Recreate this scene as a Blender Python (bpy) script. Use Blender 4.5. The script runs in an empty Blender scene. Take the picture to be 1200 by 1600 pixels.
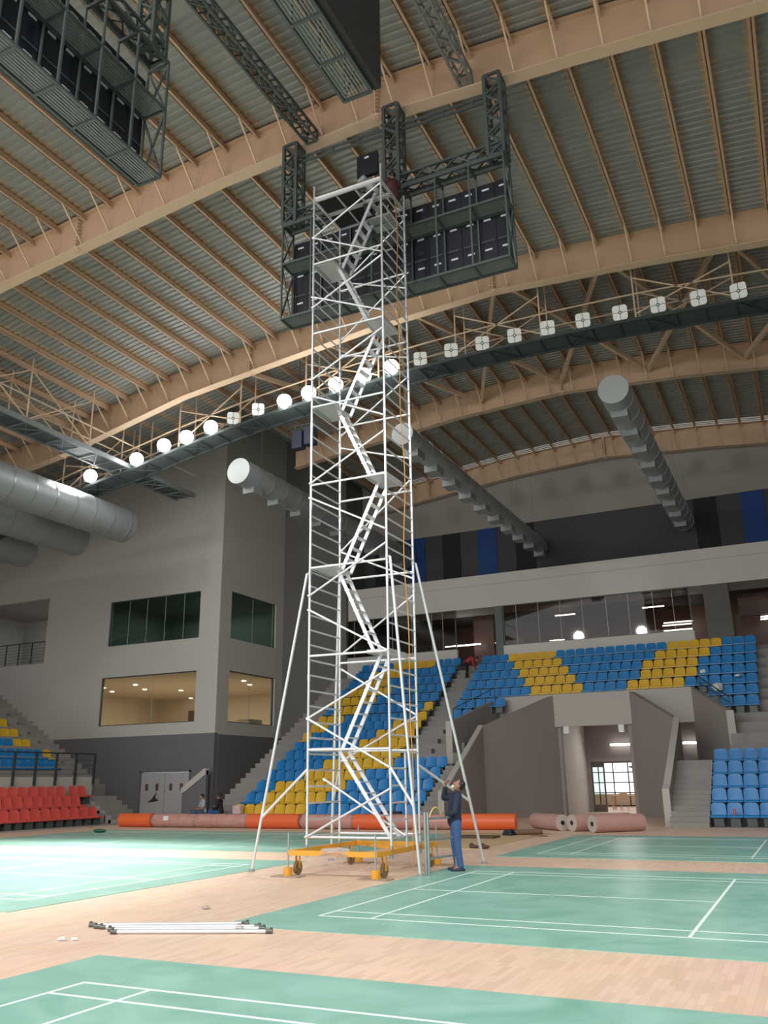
import bpy, math, random
from mathutils import Vector, Matrix
random.seed(7)
sc = bpy.context.scene
COL = sc.collection

# ------------------------------------------------------------------ camera
def cam_axes(yaw, pitch, roll):
    cy, sy, cp, sp = math.cos(yaw), math.sin(yaw), math.cos(pitch), math.sin(pitch)
    f = Vector((sy*cp, cy*cp, sp)); r = Vector((cy, -sy, 0)); u = r.cross(f)
    cr, sr = math.cos(roll), math.sin(roll)
    return cr*r + sr*u, -sr*r + cr*u, f
CAM = Vector((6.2342, -10.7343, 1.7026))
r_, u_, f_ = cam_axes(-.4484, .3048, -.0154)
cd = bpy.data.cameras.new('camera'); cam = bpy.data.objects.new('camera', cd); COL.objects.link(cam)
cd.sensor_fit = 'HORIZONTAL'; cd.sensor_width = 36; cd.lens = 1333.59/1200*36
cd.clip_end = 300; cd.clip_start = .05
cam.matrix_world = Matrix(((r_.x, u_.x, -f_.x, CAM.x), (r_.y, u_.y, -f_.y, CAM.y), (r_.z, u_.z, -f_.z, CAM.z), (0, 0, 0, 1)))
sc.camera = cam

# ------------------------------------------------------------------ world, exposure
sc.view_settings.view_transform = 'Standard'; sc.view_settings.look = 'None'
sc.view_settings.gamma = 1; sc.view_settings.exposure = 0.12; sc.view_settings.use_curve_mapping = False
w = bpy.data.worlds.new('daylight'); sc.world = w; w.use_nodes = True
w.node_tree.nodes['Background'].inputs[0].default_value = (.93, .97, 1, 1)
w.node_tree.nodes['Background'].inputs[1].default_value = 1.3

# ------------------------------------------------------------------ lamps
def lamp(name, kind, loc, energy, color=(1, 1, 1), aim=None, **kw):
    l = bpy.data.lights.new(name, kind); l.energy = energy; l.color = color
    for k, v in kw.items(): setattr(l, k, v)
    o = bpy.data.objects.new(name, l); COL.objects.link(o); o.location = loc
    if aim is not None:
        o.rotation_euler = (Vector(aim) - Vector(loc)).to_track_quat('-Z', 'Y').to_euler()
    return o
# unseen fill spots added behind the camera and to the right
for i, x in enumerate((-16, -9, -2, 5)):
    lamp('front_fill_spot', 'SPOT', (x, -14, 17), 3900, (1, .985, .95), aim=(x*.7 - 2, 4, 0), spot_size=math.radians(125), spot_blend=.8, shadow_soft_size=.5)
for y in (-4, 8):
    lamp('right_fill_spot', 'SPOT', (15, y, 16), 4200, (1, .985, .95), aim=(2, y + 2, 0), spot_size=math.radians(88), spot_blend=.8, shadow_soft_size=.5)

# ------------------------------------------------------------------ materials
MATS = {}
def mat(name, color, rough=.6, metal=0., spec=.5, noise=0., nscale=3., emit=None, estr=0., bump=0., bscale=40., coat=0.):
    if name in MATS: return MATS[name]
    m = bpy.data.materials.new(name); m.use_nodes = True; nt = m.node_tree; b = nt.nodes['Principled BSDF']
    b.inputs['Base Color'].default_value = (*color, 1); b.inputs['Roughness'].default_value = rough
    b.inputs['Metallic'].default_value = metal; b.inputs['Specular IOR Level'].default_value = spec
    b.inputs['Coat Weight'].default_value = coat
    tc = nt.nodes.new('ShaderNodeTexCoord')
    if noise:
        n = nt.nodes.new('ShaderNodeTexNoise'); n.inputs['Scale'].default_value = nscale; n.inputs['Detail'].default_value = 5
        nt.links.new(tc.outputs['Object'], n.inputs['Vector'])
        mx = nt.nodes.new('ShaderNodeMix'); mx.data_type = 'RGBA'
        mx.inputs[6].default_value = (*[c*(1-noise) for c in color], 1); mx.inputs[7].default_value = (*[min(1, c*(1+noise)) for c in color], 1)
        nt.links.new(n.outputs['Fac'], mx.inputs[0]); nt.links.new(mx.outputs[2], b.inputs['Base Color'])
    if bump:
        n2 = nt.nodes.new('ShaderNodeTexNoise'); n2.inputs['Scale'].default_value = bscale
        nt.links.new(tc.outputs['Object'], n2.inputs['Vector'])
        bp = nt.nodes.new('ShaderNodeBump'); bp.inputs['Strength'].default_value = bump; bp.inputs['Distance'].default_value = .02
        nt.links.new(n2.outputs['Fac'], bp.inputs['Height']); nt.links.new(bp.outputs['Normal'], b.inputs['Normal'])
    if emit:
        b.inputs['Emission Color'].default_value = (*emit, 1); b.inputs['Emission Strength'].default_value = estr
    MATS[name] = m
    return m
TAN = mat('tan_paint', (.55, .375, .25), .55, noise=.08, nscale=1.5)
TAN2 = mat('tan_paint_light', (.62, .46, .32), .5, noise=.06)
DARKST = mat('dark_green_grey_steel', (.075, .092, .09), .45, .2, noise=.1)
CATST = mat('catwalk_steel', (.065, .082, .085), .45, .2, noise=.1)
BLACK = mat('black_cabinet', (.010, .012, .018), .4, noise=.2)
LABELM = mat('pale_label', (.55, .57, .6), .5)
ALU = mat('aluminium', (.74, .76, .79), .33, .55, noise=.05, nscale=8)
GALV = mat('galvanised_steel', (.42, .45, .46), .38, .7, noise=.14, nscale=2)
DUCTM = mat('duct_metal', (.36, .39, .41), .55, .4, noise=.12, nscale=1.2)
LWALL = mat('light_grey_wall', (.62, .595, .55), .8, noise=.04, nscale=.6)
DWALL = mat('dark_grey_wall', (.18, .18, .188), .75, noise=.06, nscale=.7)
TAUPE = mat('taupe_wall', (.31, .27, .25), .75, noise=.05, nscale=.6)
FASC = mat('pale_fascia', (.46, .425, .385), .75, noise=.04, nscale=.7)
CONC = mat('raw_concrete', (.28, .265, .245), .85, noise=.22, nscale=1.4, bump=.2, bscale=12)
BLUE = mat('blue_plastic', (.005, .185, .48), .38, noise=.08)
YEL = mat('yellow_plastic', (.68, .40, .015), .4, noise=.06)
RED = mat('red_plastic', (.62, .085, .07), .4, noise=.06)
YFRAME = mat('yellow_orange_paint', (.72, .34, .03), .45, noise=.1, nscale=6)
WHITEL = mat('white_line', (.80, .90, .86), .5)
ORANGE = mat('orange_roll', (.72, .13, .035), .45, noise=.06)
PINK = mat('pink_roll_wrapped', (.52, .30, .27), .35, noise=.12, nscale=5)
CARD = mat('cardboard_tube', (.48, .42, .36), .8)
BROWN = mat('brown_wall', (.10, .045, .03), .5, noise=.2, nscale=2)
CREAM = mat('cream_room', (.66, .54, .43), .7, noise=.03)
GREENR = mat('green_room', (.13, .17, .15), .7, noise=.1)
RAILM = mat('railing_black', (.03, .033, .036), .5)
SKIN = mat('skin', (.32, .16, .10), .55)
HAIR = mat('black_hair', (.012, .011, .012), .5)
NAVY = mat('navy_jacket', (.014, .024, .05), .8, noise=.25, nscale=14, bump=.4, bscale=14)
JEANS = mat('blue_jeans', (.045, .105, .25), .85, noise=.3, nscale=10, bump=.4, bscale=16)
WHITEP = mat('white_plastic', (.75, .76, .76), .4)
LENSM = mat('floodlight_lens', (.80, .81, .79), .35, noise=.04)
LITM = mat('lit_floodlight', (.9, .9, .9), .4, emit=(1, .985, .94), estr=30)
TUBEM = mat('lit_tube', (.9, .9, .9), .4, emit=(1, .98, .97), estr=9)
DOWNM = mat('lit_downlight', (.9, .9, .9), .4, emit=(1, .93, .8), estr=10)
ROPE = mat('orange_rope', (.62, .30, .08), .8)
WOODC = mat('pale_wood_chair', (.60, .42, .27), .6)

def glass_mat(name, tint, refl=.12):
    m = bpy.data.materials.new(name); m.use_nodes = True; nt = m.node_tree; nt.nodes.remove(nt.nodes['Principled BSDF'])
    t = nt.nodes.new('ShaderNodeBsdfTransparent'); t.inputs[0].default_value = (*tint, 1)
    g = nt.nodes.new('ShaderNodeBsdfGlossy'); g.inputs['Roughness'].default_value = .02
    lw = nt.nodes.new('ShaderNodeLayerWeight'); lw.inputs['Blend'].default_value = .5
    fr = nt.nodes.new('ShaderNodeMath'); fr.operation = 'POWER'; fr.inputs[1].default_value = 4; nt.links.new(lw.outputs['Facing'], fr.inputs[0])
    ad = nt.nodes.new('ShaderNodeMath'); ad.operation = 'ADD'; ad.inputs[1].default_value = refl; ad.use_clamp = True
    mx = nt.nodes.new('ShaderNodeMixShader')
    nt.links.new(fr.outputs[0], ad.inputs[0]); nt.links.new(ad.outputs[0], mx.inputs[0]); nt.links.new(t.outputs[0], mx.inputs[1]); nt.links.new(g.outputs[0], mx.inputs[2])
    nt.links.new(mx.outputs[0], nt.nodes['Material Output'].inputs[0])
    return m
GLASS = glass_mat('clear_glass', (.86, .92, .88), .05)
DGLASS = glass_mat('smoked_glass', (.62, .56, .52), .045)
WRAP = bpy.data.materials.new('clear_plastic_wrap'); WRAP.use_nodes = True
_nt = WRAP.node_tree; _b = _nt.nodes['Principled BSDF']; _b.inputs['Base Color'].default_value = (.56, .45, .42, 1); _b.inputs['Roughness'].default_value = .25
_t = _nt.nodes.new('ShaderNodeBsdfTransparent'); _n = _nt.nodes.new('ShaderNodeTexNoise'); _n.inputs['Scale'].default_value = 3.5; _n.inputs['Detail'].default_value = 6
_rp = _nt.nodes.new('ShaderNodeMapRange'); _rp.inputs[1].default_value = .35; _rp.inputs[2].default_value = .65; _rp.inputs[3].default_value = .42; _rp.inputs[4].default_value = .6
_mx = _nt.nodes.new('ShaderNodeMixShader'); _nt.links.new(_nt.nodes.new('ShaderNodeTexCoord').outputs['Object'], _n.inputs['Vector']); _nt.links.new(_n.outputs[0], _rp.inputs[0]); _nt.links.new(_rp.outputs[0], _mx.inputs[0]); _nt.links.new(_t.outputs[0], _mx.inputs[1]); _nt.links.new(_b.outputs[0], _mx.inputs[2]); _nt.links.new(_mx.outputs[0], _nt.nodes['Material Output'].inputs[0])

def floor_mat():
    m = bpy.data.materials.new('strip_parquet'); m.use_nodes = True; nt = m.node_tree; b = nt.nodes['Principled BSDF']
    tc = nt.nodes.new('ShaderNodeTexCoord')
    br = nt.nodes.new('ShaderNodeTexBrick'); br.inputs['Scale'].default_value = 1
    br.inputs['Brick Width'].default_value = .42; br.inputs['Row Height'].default_value = .07; br.inputs['Mortar Size'].default_value = .0015
    br.offset = .37; br.offset_frequency = 3
    br.inputs['Color1'].default_value = (.80, .56, .42, 1); br.inputs['Color2'].default_value = (.50, .31, .20, 1); br.inputs['Mortar'].default_value = (.36, .2, .12, 1)
    br.inputs['Bias'].default_value = -.35
    rot = nt.nodes.new('ShaderNodeMapping'); rot.inputs['Rotation'].default_value = (0, 0, math.radians(90))
    nt.links.new(tc.outputs['Object'], rot.inputs['Vector']); nt.links.new(rot.outputs[0], br.inputs['Vector'])
    n = nt.nodes.new('ShaderNodeTexNoise'); n.inputs['Scale'].default_value = .9; n.inputs['Detail'].default_value = 4
    nt.links.new(tc.outputs['Object'], n.inputs['Vector'])
    mx = nt.nodes.new('ShaderNodeMix'); mx.data_type = 'RGBA'; mx.blend_type = 'MULTIPLY'; mx.inputs[0].default_value = .35
    nt.links.new(br.outputs['Color'], mx.inputs[6]); nt.links.new(n.outputs['Color'], mx.inputs[7])
    hs = nt.nodes.new('ShaderNodeMix'); hs.data_type = 'RGBA'; hs.inputs[0].default_value = .45; hs.inputs[7].default_value = (.82, .61, .47, 1)
    nt.links.new(mx.outputs[2], hs.inputs[6]); nt.links.new(hs.outputs[2], b.inputs['Base Color'])
    b.inputs['Roughness'].default_value = .42; b.inputs['Specular IOR Level'].default_value = .4
    return m
def court_mat_mat():
    m = bpy.data.materials.new('green_court_vinyl'); m.use_nodes = True; nt = m.node_tree; b = nt.nodes['Principled BSDF']
    tc = nt.nodes.new('ShaderNodeTexCoord'); n = nt.nodes.new('ShaderNodeTexNoise'); n.inputs['Scale'].default_value = 1.1; n.inputs['Detail'].default_value = 6; n.inputs['Distortion'].default_value = 1.2
    nt.links.new(tc.outputs['Object'], n.inputs['Vector'])
    mx = nt.nodes.new('ShaderNodeMix'); mx.data_type = 'RGBA'; mx.inputs[6].default_value = (.18, .395, .315, 1); mx.inputs[7].default_value = (.30, .53, .45, 1)
    rp = nt.nodes.new('ShaderNodeMapRange'); rp.inputs[1].default_value = .3; rp.inputs[2].default_value = .75
    nt.links.new(n.outputs['Fac'], rp.inputs[0]); nt.links.new(rp.outputs[0], mx.inputs[0]); nt.links.new(mx.outputs[2], b.inputs['Base Color'])
    b.inputs['Roughness'].default_value = .38; b.inputs['Specular IOR Level'].default_value = .4
    return m
def sheet_mat():
    m = bpy.data.materials.new('galvanised_roof_sheet'); m.use_nodes = True; nt = m.node_tree; b = nt.nodes['Principled BSDF']
    tc = nt.nodes.new('ShaderNodeTexCoord'); sp = nt.nodes.new('ShaderNodeSeparateXYZ'); nt.links.new(tc.outputs['Object'], sp.inputs[0])
    def mth(op, a, bb=None, c=None):
        q = nt.nodes.new('ShaderNodeMath'); q.operation = op
        for i, v in enumerate((a, bb, c)):
            if v is None: continue
            if isinstance(v, (int, float)): q.inputs[i].default_value = v
            else: nt.links.new(v, q.inputs[i])
        return q.outputs[0]
    # distance to the nearest purlin line
    s = mth('DIVIDE', mth('ADD', sp.outputs[0], 4.2), 1.164); fr = mth('ABSOLUTE', mth('SUBTRACT', s, mth('ROUND', s))); dist = mth('MULTIPLY', fr, 1.164)
    n = nt.nodes.new('ShaderNodeTexNoise'); n.inputs['Scale'].default_value = 1; n.inputs['Detail'].default_value = 3
    mp = nt.nodes.new('ShaderNodeMapping'); mp.inputs['Scale'].default_value = (1.5, 14, 1); nt.links.new(tc.outputs['Object'], mp.inputs[0]); nt.links.new(mp.outputs[0], n.inputs['Vector'])
    edge = mth('ADD', .02, mth('MULTIPLY', mth('POWER', n.outputs['Fac'], 2.0), .55)); spray = mth('LESS_THAN', dist, edge)
    n2 = nt.nodes.new('ShaderNodeTexNoise'); n2.inputs['Scale'].default_value = .8; n2.inputs['Detail'].default_value = 5
    mp2 = nt.nodes.new('ShaderNodeMapping'); mp2.inputs['Scale'].default_value = (.7, 2.5, 1); nt.links.new(tc.outputs['Object'], mp2.inputs[0]); nt.links.new(mp2.outputs[0], n2.inputs['Vector'])
    base = nt.nodes.new('ShaderNodeMix'); base.data_type = 'RGBA'; base.inputs[6].default_value = (.20, .213, .203, 1); base.inputs[7].default_value = (.335, .345, .33, 1)
    nt.links.new(n2.outputs['Fac'], base.inputs[0])
    mx = nt.nodes.new('ShaderNodeMix'); mx.data_type = 'RGBA'; mx.inputs[7].default_value = (.44, .32, .21, 1)
    nt.links.new(base.outputs[2], mx.inputs[6]); nt.links.new(spray, mx.inputs[0]); nt.links.new(mx.outputs[2], b.inputs['Base Color'])
    b.inputs['Roughness'].default_value = .5; b.inputs['Metallic'].default_value = .15
    return m
def paper_mat():
    m = bpy.data.materials.new('protective_paper'); m.use_nodes = True; nt = m.node_tree; b = nt.nodes['Principled BSDF']
    tc = nt.nodes.new('ShaderNodeTexCoord'); v = nt.nodes.new('ShaderNodeTexVoronoi'); v.inputs['Scale'].default_value = 4.5
    nt.links.new(tc.outputs['Object'], v.inputs['Vector'])
    rp = nt.nodes.new('ShaderNodeValToRGB'); rp.color_ramp.elements[0].position = .09; rp.color_ramp.elements[0].color = (.16, .14, .15, 1)
    rp.color_ramp.elements[1].position = .14; rp.color_ramp.elements[1].color = (.47, .47, .48, 1)
    nt.links.new(v.outputs['Distance'], rp.inputs[0]); nt.links.new(rp.outputs[0], b.inputs['Base Color']); b.inputs['Roughness'].default_value = .6
    return m
FLOORM, COURTM, SHEETM, PAPERM = floor_mat(), court_mat_mat(), sheet_mat(), paper_mat()

# ------------------------------------------------------------------ mesh helpers
V = Vector
class MB:
    def __init__(s): s.v = []; s.f = []; s.smooth = set()
    def add(s, vs, fs, smooth=False):
        n = len(s.v); s.v += [tuple(p) for p in vs]
        for f in fs:
            if smooth: s.smooth.add(len(s.f))
            s.f.append(tuple(i + n for i in f))
        return s
    def box(s, x0, x1, y0, y1, z0, z1):
        return s.add([(x0, y0, z0), (x1, y0, z0), (x1, y1, z0), (x0, y1, z0), (x0, y0, z1), (x1, y0, z1), (x1, y1, z1), (x0, y1, z1)],
                     [(0, 3, 2, 1), (4, 5, 6, 7), (0, 1, 5, 4), (1, 2, 6, 5), (2, 3, 7, 6), (3, 0, 4, 7)])
    def bar(s, p, q, wd, ht=None, up=(0, 0, 1)):
        p, q = V(p), V(q); d = (q - p).normalized(); ht = ht or wd; up = V(up)
        if abs(d.dot(up)) > .99: up = V((1, 0, 0))
        a = d.cross(up).normalized()*wd/2; b = a.cross(d).normalized()*ht/2
        vs = [p - a - b, p + a - b, p + a + b, p - a + b, q - a - b, q + a - b, q + a + b, q - a + b]
        return s.add(vs, [(0, 3, 2, 1), (4, 5, 6, 7), (0, 1, 5, 4), (1, 2, 6, 5), (2, 3, 7, 6), (3, 0, 4, 7)])
    def tube(s, p, q, r, n=10, r2=None, caps=True):
        p, q = V(p), V(q); d = (q - p).normalized(); up = V((0, 0, 1)) if abs(d.z) < .95 else V((1, 0, 0))
        a = d.cross(up).normalized(); b = a.cross(d); r2 = r if r2 is None else r2
        vs = [p + (a*math.cos(t) + b*math.sin(t))*r for t in [2*math.pi*i/n for i in range(n)]]
        vs += [q + (a*math.cos(t) + b*math.sin(t))*r2 for t in [2*math.pi*i/n for i in range(n)]]
        s.add(vs, [(i, i + n, (i + 1) % n + n, (i + 1) % n) for i in range(n)], True)
        if caps:
            s.add(vs, [tuple(range(n)), tuple(n + i for i in reversed(range(n)))])
        return s
    def path(s, pts, r, n=8):
        for a, b in zip(pts, pts[1:]): s.tube(a, b, r, n)
        return s
    def prism(s, poly, axis, a0, a1):
        """poly: 2-D outline; axis 'x' -> (y,z), 'y' -> (x,z), 'z' -> (x,y)"""
        def p3(u, v, a): return {'x': (a, u, v), 'y': (u, a, v), 'z': (u, v, a)}[axis]
        n = len(poly)
        return s.add([p3(u, v, a0) for u, v in poly] + [p3(u, v, a1) for u, v in poly],
                     [tuple(range(n)), tuple(range(2*n - 1, n - 1, -1))] + [(i, (i + 1) % n, (i + 1) % n + n, i + n) for i in range(n)])
    def sphere(s, c, rx, ry, rz, nu=14, nv=9):
        vs = []; fs = []
        for j in range(nv + 1):
            ph = math.pi*j/nv
            for i in range(nu):
                t = 2*math.pi*i/nu; vs.append((c[0] + rx*math.sin(ph)*math.cos(t), c[1] + ry*math.sin(ph)*math.sin(t), c[2] + rz*math.cos(ph)))
        for j in range(nv):
            for i in range(nu): fs.append((j*nu + i, (j + 1)*nu + i, (j + 1)*nu + (i + 1) % nu, j*nu + (i + 1) % nu))
        return s.add(vs, fs, True)
    def build(s, name, m, parent=None, bevel=0, **props):
        me = bpy.data.meshes.new(name); off = V((0, 0, 0))
        if parent is not None: off = W0(parent)
        me.from_pydata([(a - off.x, b - off.y, c - off.z) for a, b, c in s.v], [], s.f); me.materials.append(m); me.update()
        for i in s.smooth: me.polygons[i].use_smooth = True
        bm = __import__('bmesh').new(); bm.from_mesh(me); __import__('bmesh').ops.recalc_face_normals(bm, faces=bm.faces); bm.to_mesh(me); bm.free()
        o = bpy.data.objects.new(name, me); COL.objects.link(o)
        if parent is not None: o.parent = parent
        if bevel:
            md = o.modifiers.new('bevel', 'BEVEL'); md.width = bevel; md.segments = 2; md.limit_method = 'ANGLE'
        for k, v in props.items(): o[k] = v
        return o
def W0(o):
    p = V((0, 0, 0))
    while o is not None: p = p + o.location; o = o.parent
    return p
def empty(name, loc, label, cat, group=None):
    o = bpy.data.objects.new(name, None); COL.objects.link(o); o.location = loc; o.empty_display_size = .2
    o['label'] = label; o['category'] = cat
    if group: o['group'] = group
    return o
def tag(o, label, cat, group=None):
    o['label'] = label; o['category'] = cat
    if group: o['group'] = group
    return o
def struct(o): o['kind'] = 'structure'; return o
def copy_tree(o, parent=None):
    c = o.copy(); COL.objects.link(c)
    if parent is not None: c.parent = parent
    for ch in list(o.children): copy_tree(ch, c)
    return c
def interp(x, T):
    if x <= T[0][0]: return T[0][1]
    for (a, b), (c, d) in zip(T, T[1:]):
        if x <= c: return b + (d - b)*(x - a)/(c - a)
    return T[-1][1]
ORD = ['first', 'second', 'third', 'fourth', 'fifth', 'sixth', 'seventh', 'eighth', 'ninth', 'tenth', 'eleventh', 'twelfth', 'thirteenth', 'fourteenth', 'fifteenth', 'sixteenth', 'seventeenth', 'eighteenth', 'nineteenth', 'twentieth']
ORD += ['twenty-' + o for o in ORD[:9]] + ['thirtieth'] + ['thirty-' + o for o in ORD[:9]] + ['fortieth'] + ['forty-' + o for o in ORD[:9]]

def wall_holes(mb, axis, c0, c1, u0, u1, z0, z1, holes):
    """solid wall slab normal to axis between c0..c1, spanning u and z, with rectangular holes (ua,ub,za,zb)"""
    us = sorted({u0, u1, *[h[0] for h in holes], *[h[1] for h in holes]}); zs = sorted({z0, z1, *[h[2] for h in holes], *[h[3] for h in holes]})
    for a, b in zip(us, us[1:]):
        for c, d in zip(zs, zs[1:]):
            um, zm = (a + b)/2, (c + d)/2
            if any(h[0] < um < h[1] and h[2] < zm < h[3] for h in holes): continue
            if axis == 'y': mb.box(a, b, c0, c1, c, d)
            else: mb.box(c0, c1, a, b, c, d)
    return mb

# ================================================================== SETTING
struct(MB().box(-46, 24, -24, 46, -.3, 0).build('floor', FLOORM))

# ---- terraces
K = [(22 + .82*k, .472*k) for k in range(9)] + [(29.3 + .85*j, 4.2 + .545*j) for j in range(7)]
def terrace(name, x0, x1, ka, kb, back, base=0., lead=.06, m=CONC):
    poly = [(K[ka][0] - lead, base)]
    for k in range(ka, kb + 1):
        y = K[k][0] - lead
        poly.append((y, K[k][1] + .02 + 0*k)); nxt = K[k + 1][0] - lead if k < kb else back
        poly.append((nxt, K[k][1] + .02))
    poly.append((back, base))
    return struct(MB().prism(poly, 'x', x0, x1).build(name, m))
def half_steps(name, x0, x1, ka, kb, y_start=None):
    mb = MB()
    for k in range(ka, kb + 1):
        y0 = K[k][0] - .06; z = K[k][1] + .02; y1 = (K[k + 1][0] if k < len(K) - 1 else y0 + .85) - .06; zn = K[k + 1][1] + .02 if k < len(K) - 1 else z + .5
        mb.box(x0, x1, y1 - .41, y1, z, (z + zn)/2)
    return struct(mb.build(name, CONC))
terrace('terrace_left', -17.5, -9.45, 0, 15, 36.0)
terrace('terrace_left_inner', -9.45, -8.3, 0, 8, 29.3)
terrace('terrace_left_side', -19.0, -17.5, 0, 15, 36.0)
half_steps('stair_left', -19.0, -17.5, 0, 14)
half_steps('stair_aisle', -10.95, -9.8, 5, 14)
terrace('terrace_right', 3.25, 16, 0, 15, 36.0)
half_steps('stair_right', 4.75, 5.9, 9, 14)
# upper tier above the tunnel: rows from the third upper row back
poly = [(31.2, 5.1)]
for j in range(2, 7):
    y = 29.3 + .85*j - .06; y = 31.2 if j == 2 else y
    poly += [(y, 4.22 + .545*j)]; poly += [((29.3 + .85*(j + 1) - .06) if j < 6 else 36, 4.22 + .545*j)]
poly += [(36, 5.1)]
struct(MB().prism(poly, 'x', -9.45, 3.25).build('terrace_middle', CONC))
CX = -3.06
def plan_prism(mb, pts, z0f, z1f):   # pts plan quad list with own top heights
    n = len(pts)
    return mb.add([(x, y, z0f) for x, y, _ in pts] + [(x, y, z) for x, y, z in pts], [tuple(range(n)), tuple(range(2*n - 1, n - 1, -1))] + [(i, (i + 1) % n, (i + 1) % n + n, i + n) for i in range(n)])
for s, nm in ((-1, 'left'), (1, 'right')):
    X = lambda d: CX + s*d
    # small upper-tier wedge outside the outer wall (rows one and two of the upper tier)
    od, oy = (5.54, 27.0) if s < 0 else (6.25, 28.1)
    mb = MB()
    if s < 0: mb.box(-9.46, -8.15, 29.24, 30.09, 2.4, 4.22).box(-9.46, -7.95, 30.09, 31.2, 2.4, 4.765).box(-9.46, -8.0, 30.6, 36, 2.4, 4.7)
    else: mb.box(2.85, 3.26, 29.24, 30.09, 2.4, 4.22).box(2.4, 3.26, 30.09, 31.2, 2.4, 4.765)
    struct(mb.build('terrace_wedge', CONC))
    # inner splayed wall with sloping top
    t = .22
    def wallseg(a, b, ta, tb, zb=0.):
        (ax, ay), (bx, by) = a, b; d = V((bx - ax, by - ay)).normalized(); nx, ny = -d.y*t*s, d.x*t*s
        if (nx*s) < 0: nx, ny = -nx, -ny
        return MB().add([(ax, ay, zb), (bx, by, zb), (bx + nx, by + ny, zb), (ax + nx, ay + ny, zb), (ax, ay, ta), (bx, by, tb), (bx + nx, by + ny, tb), (ax + nx, ay + ny, ta)],
                        [(0, 3, 2, 1), (4, 5, 6, 7), (0, 1, 5, 4), (1, 2, 6, 5), (2, 3, 7, 6), (3, 0, 4, 7)])
    struct(wallseg((X(1.75), 31.2), (X(4.2), 27.4), 5.6, 4.0).build('wall_tunnel_' + nm, TAUPE))
    struct(MB().prism([(27.4, 0), (27.4, 4.0), (22.85, 1.37), (22.45, 1.25), (22.4, 0)], 'x', X(4.2), X(4.2) + s*t).build('wall_stair_' + nm, TAUPE))
    struct(MB().prism([(27.45, 4.0), (27.45, 4.07), (22.80, 1.42), (22.36, 1.28), (22.36, 0), (22.42, 0), (22.42, 1.22), (22.86, 1.36)], 'x', X(4.19), X(4.19) + s*(t + .03)).build('trim_1' if s < 0 else 'trim_2', FASC))
    # outer wall
    struct(wallseg((X(4.55), 31.2), (X(od), oy), 5.58, 4.25, 2.2).build('wall_parapet_' + nm, TAUPE))
    ex, ey = X(od), oy
    struct(MB().box(min(ex - s*.03, ex + s*.27), max(ex - s*.03, ex + s*.27), oy - .15, oy + .03, 2.2, 4.27).build('trim_3' if s < 0 else 'trim_4', FASC))
    # stair between inner wall and stand, landing, side passage
    mb = MB(); x0, x1 = X(4.42), X(5.72 if s > 0 else 5.3); x0, x1 = min(x0, x1), max(x0, x1)
    for i in range(13):
        mb.box(x0, x1, 21.75 + .3*i, 21.75 + .3*(i + 1) + (.02 if i < 12 else 0), 0, .175*(i + 1))
    mb.box(x0, x1, 25.65, 36, 0, 2.27)
    if s > 0: mb.box(x1 - .01, x1 + .55, 26.2, 36, 1.9, 2.27)
    struct(mb.build('stair_tunnel_' + nm, CONC))
    struct(MB().box(min(X(1.75), X(6.4)), max(X(1.75), X(6.4)), 35.0, 35.2, 0, 5.0).build('wall_passage_back_' + nm, TAUPE))
    struct(MB().box(min(X(1.75), X(1.6)), max(X(1.75), X(1.6)), 31.22, 31.6, 0, 4.2).build('wall_passage_nib_' + nm, TAUPE))
    struct(MB().box(min(X(1.75), X(1.6)), max(X(1.75), X(1.6)), 31.6, 36, 0, 4.6).build('wall_passage_' + nm, LWALL if s < 0 else TAUPE))
    struct(MB().box(min(X(5.9 if s > 0 else 5.0), X(6.05 if s > 0 else 5.1)), max(X(5.9 if s > 0 else 5.0), X(6.05 if s > 0 else 5.1)), 31.35, 36, 2.27, 4.6).build('wall_passage_outer_' + nm, TAUPE))
    # corbel blocks under the fascia ends
    tag(MB().box(X(1.30) - .13, X(1.30) + .13, 31.1, 31.4, 3.72, 4.06).build('wall_corbel', WHITEP, bevel=.01), ('left' if s < 0 else 'right') + ' small white bracket box under the tunnel fascia', 'bracket')
terrace('terrace_lower_right', 2.66, 3.25, 0, 4, 26.2)
# fascia over the tunnel
struct(MB().box(-7.67, 1.55, 31.08, 31.32, 4.05, 5.62).build('wall_tunnel_fascia', FASC))
struct(MB().box(-7.67, 1.55, 31.3, 36, 4.35, 5.1).build('ceiling_tunnel', TAUPE))
# tunnel rear wall with the door opening
struct(wall_holes(MB(), 'y', 36.0, 36.2, -9.2, 3.2, 0, 5.1, [(-4.45, -1.45, 0, 2.4)]).build('wall_tunnel_back', TAUPE))
# cafe room behind the door: floor continues; side walls, daylight window grid
struct(MB().box(-9, -8.8, 36.2, 45.8, 0, 4.6).box(4, 4.2, 36.2, 45.8, 0, 4.6).box(-9, 4.2, 36.2, 46, 4.4, 4.6).build('wall_cafe', CREAM))
mb = MB()
for i in range(15): mb.box(-8.8 + .91*i - .03, -8.8 + .91*i + .03, 45, 45.08, 0, 4.4)
for z in (0.0, .75, 1.35, 1.95, 2.6, 3.4): mb.box(-8.8, 4, 45, 45.08, z, z + .06)
wn = struct(mb.build('window_5', mat('window_frame_grey', (.2, .2, .2), .5)))
struct(MB().box(-8.8, 4, 45.0, 45.08, 0, .7).build('wall_cafe_sill', CREAM))
# glass door leaf in the tunnel
d = struct(MB().box(-4.45, -4.38, 36.0, 36.1, 0, 2.4).box(-3.83, -3.76, 36.0, 36.1, 0, 2.4).box(-4.38, -3.83, 36.0, 36.1, 2.2, 2.4).box(-4.38, -3.83, 36.0, 36.1, 0, .35).box(-4.45, -1.45, 35.98, 36.12, 2.4, 2.48).build('door_2', mat('door_frame_brown_grey', (.10, .075, .065), .5)))
MB().box(-4.38, -3.83, 36.04, 36.06, .35, 2.2).build('glass_pane', GLASS, d)

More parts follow.
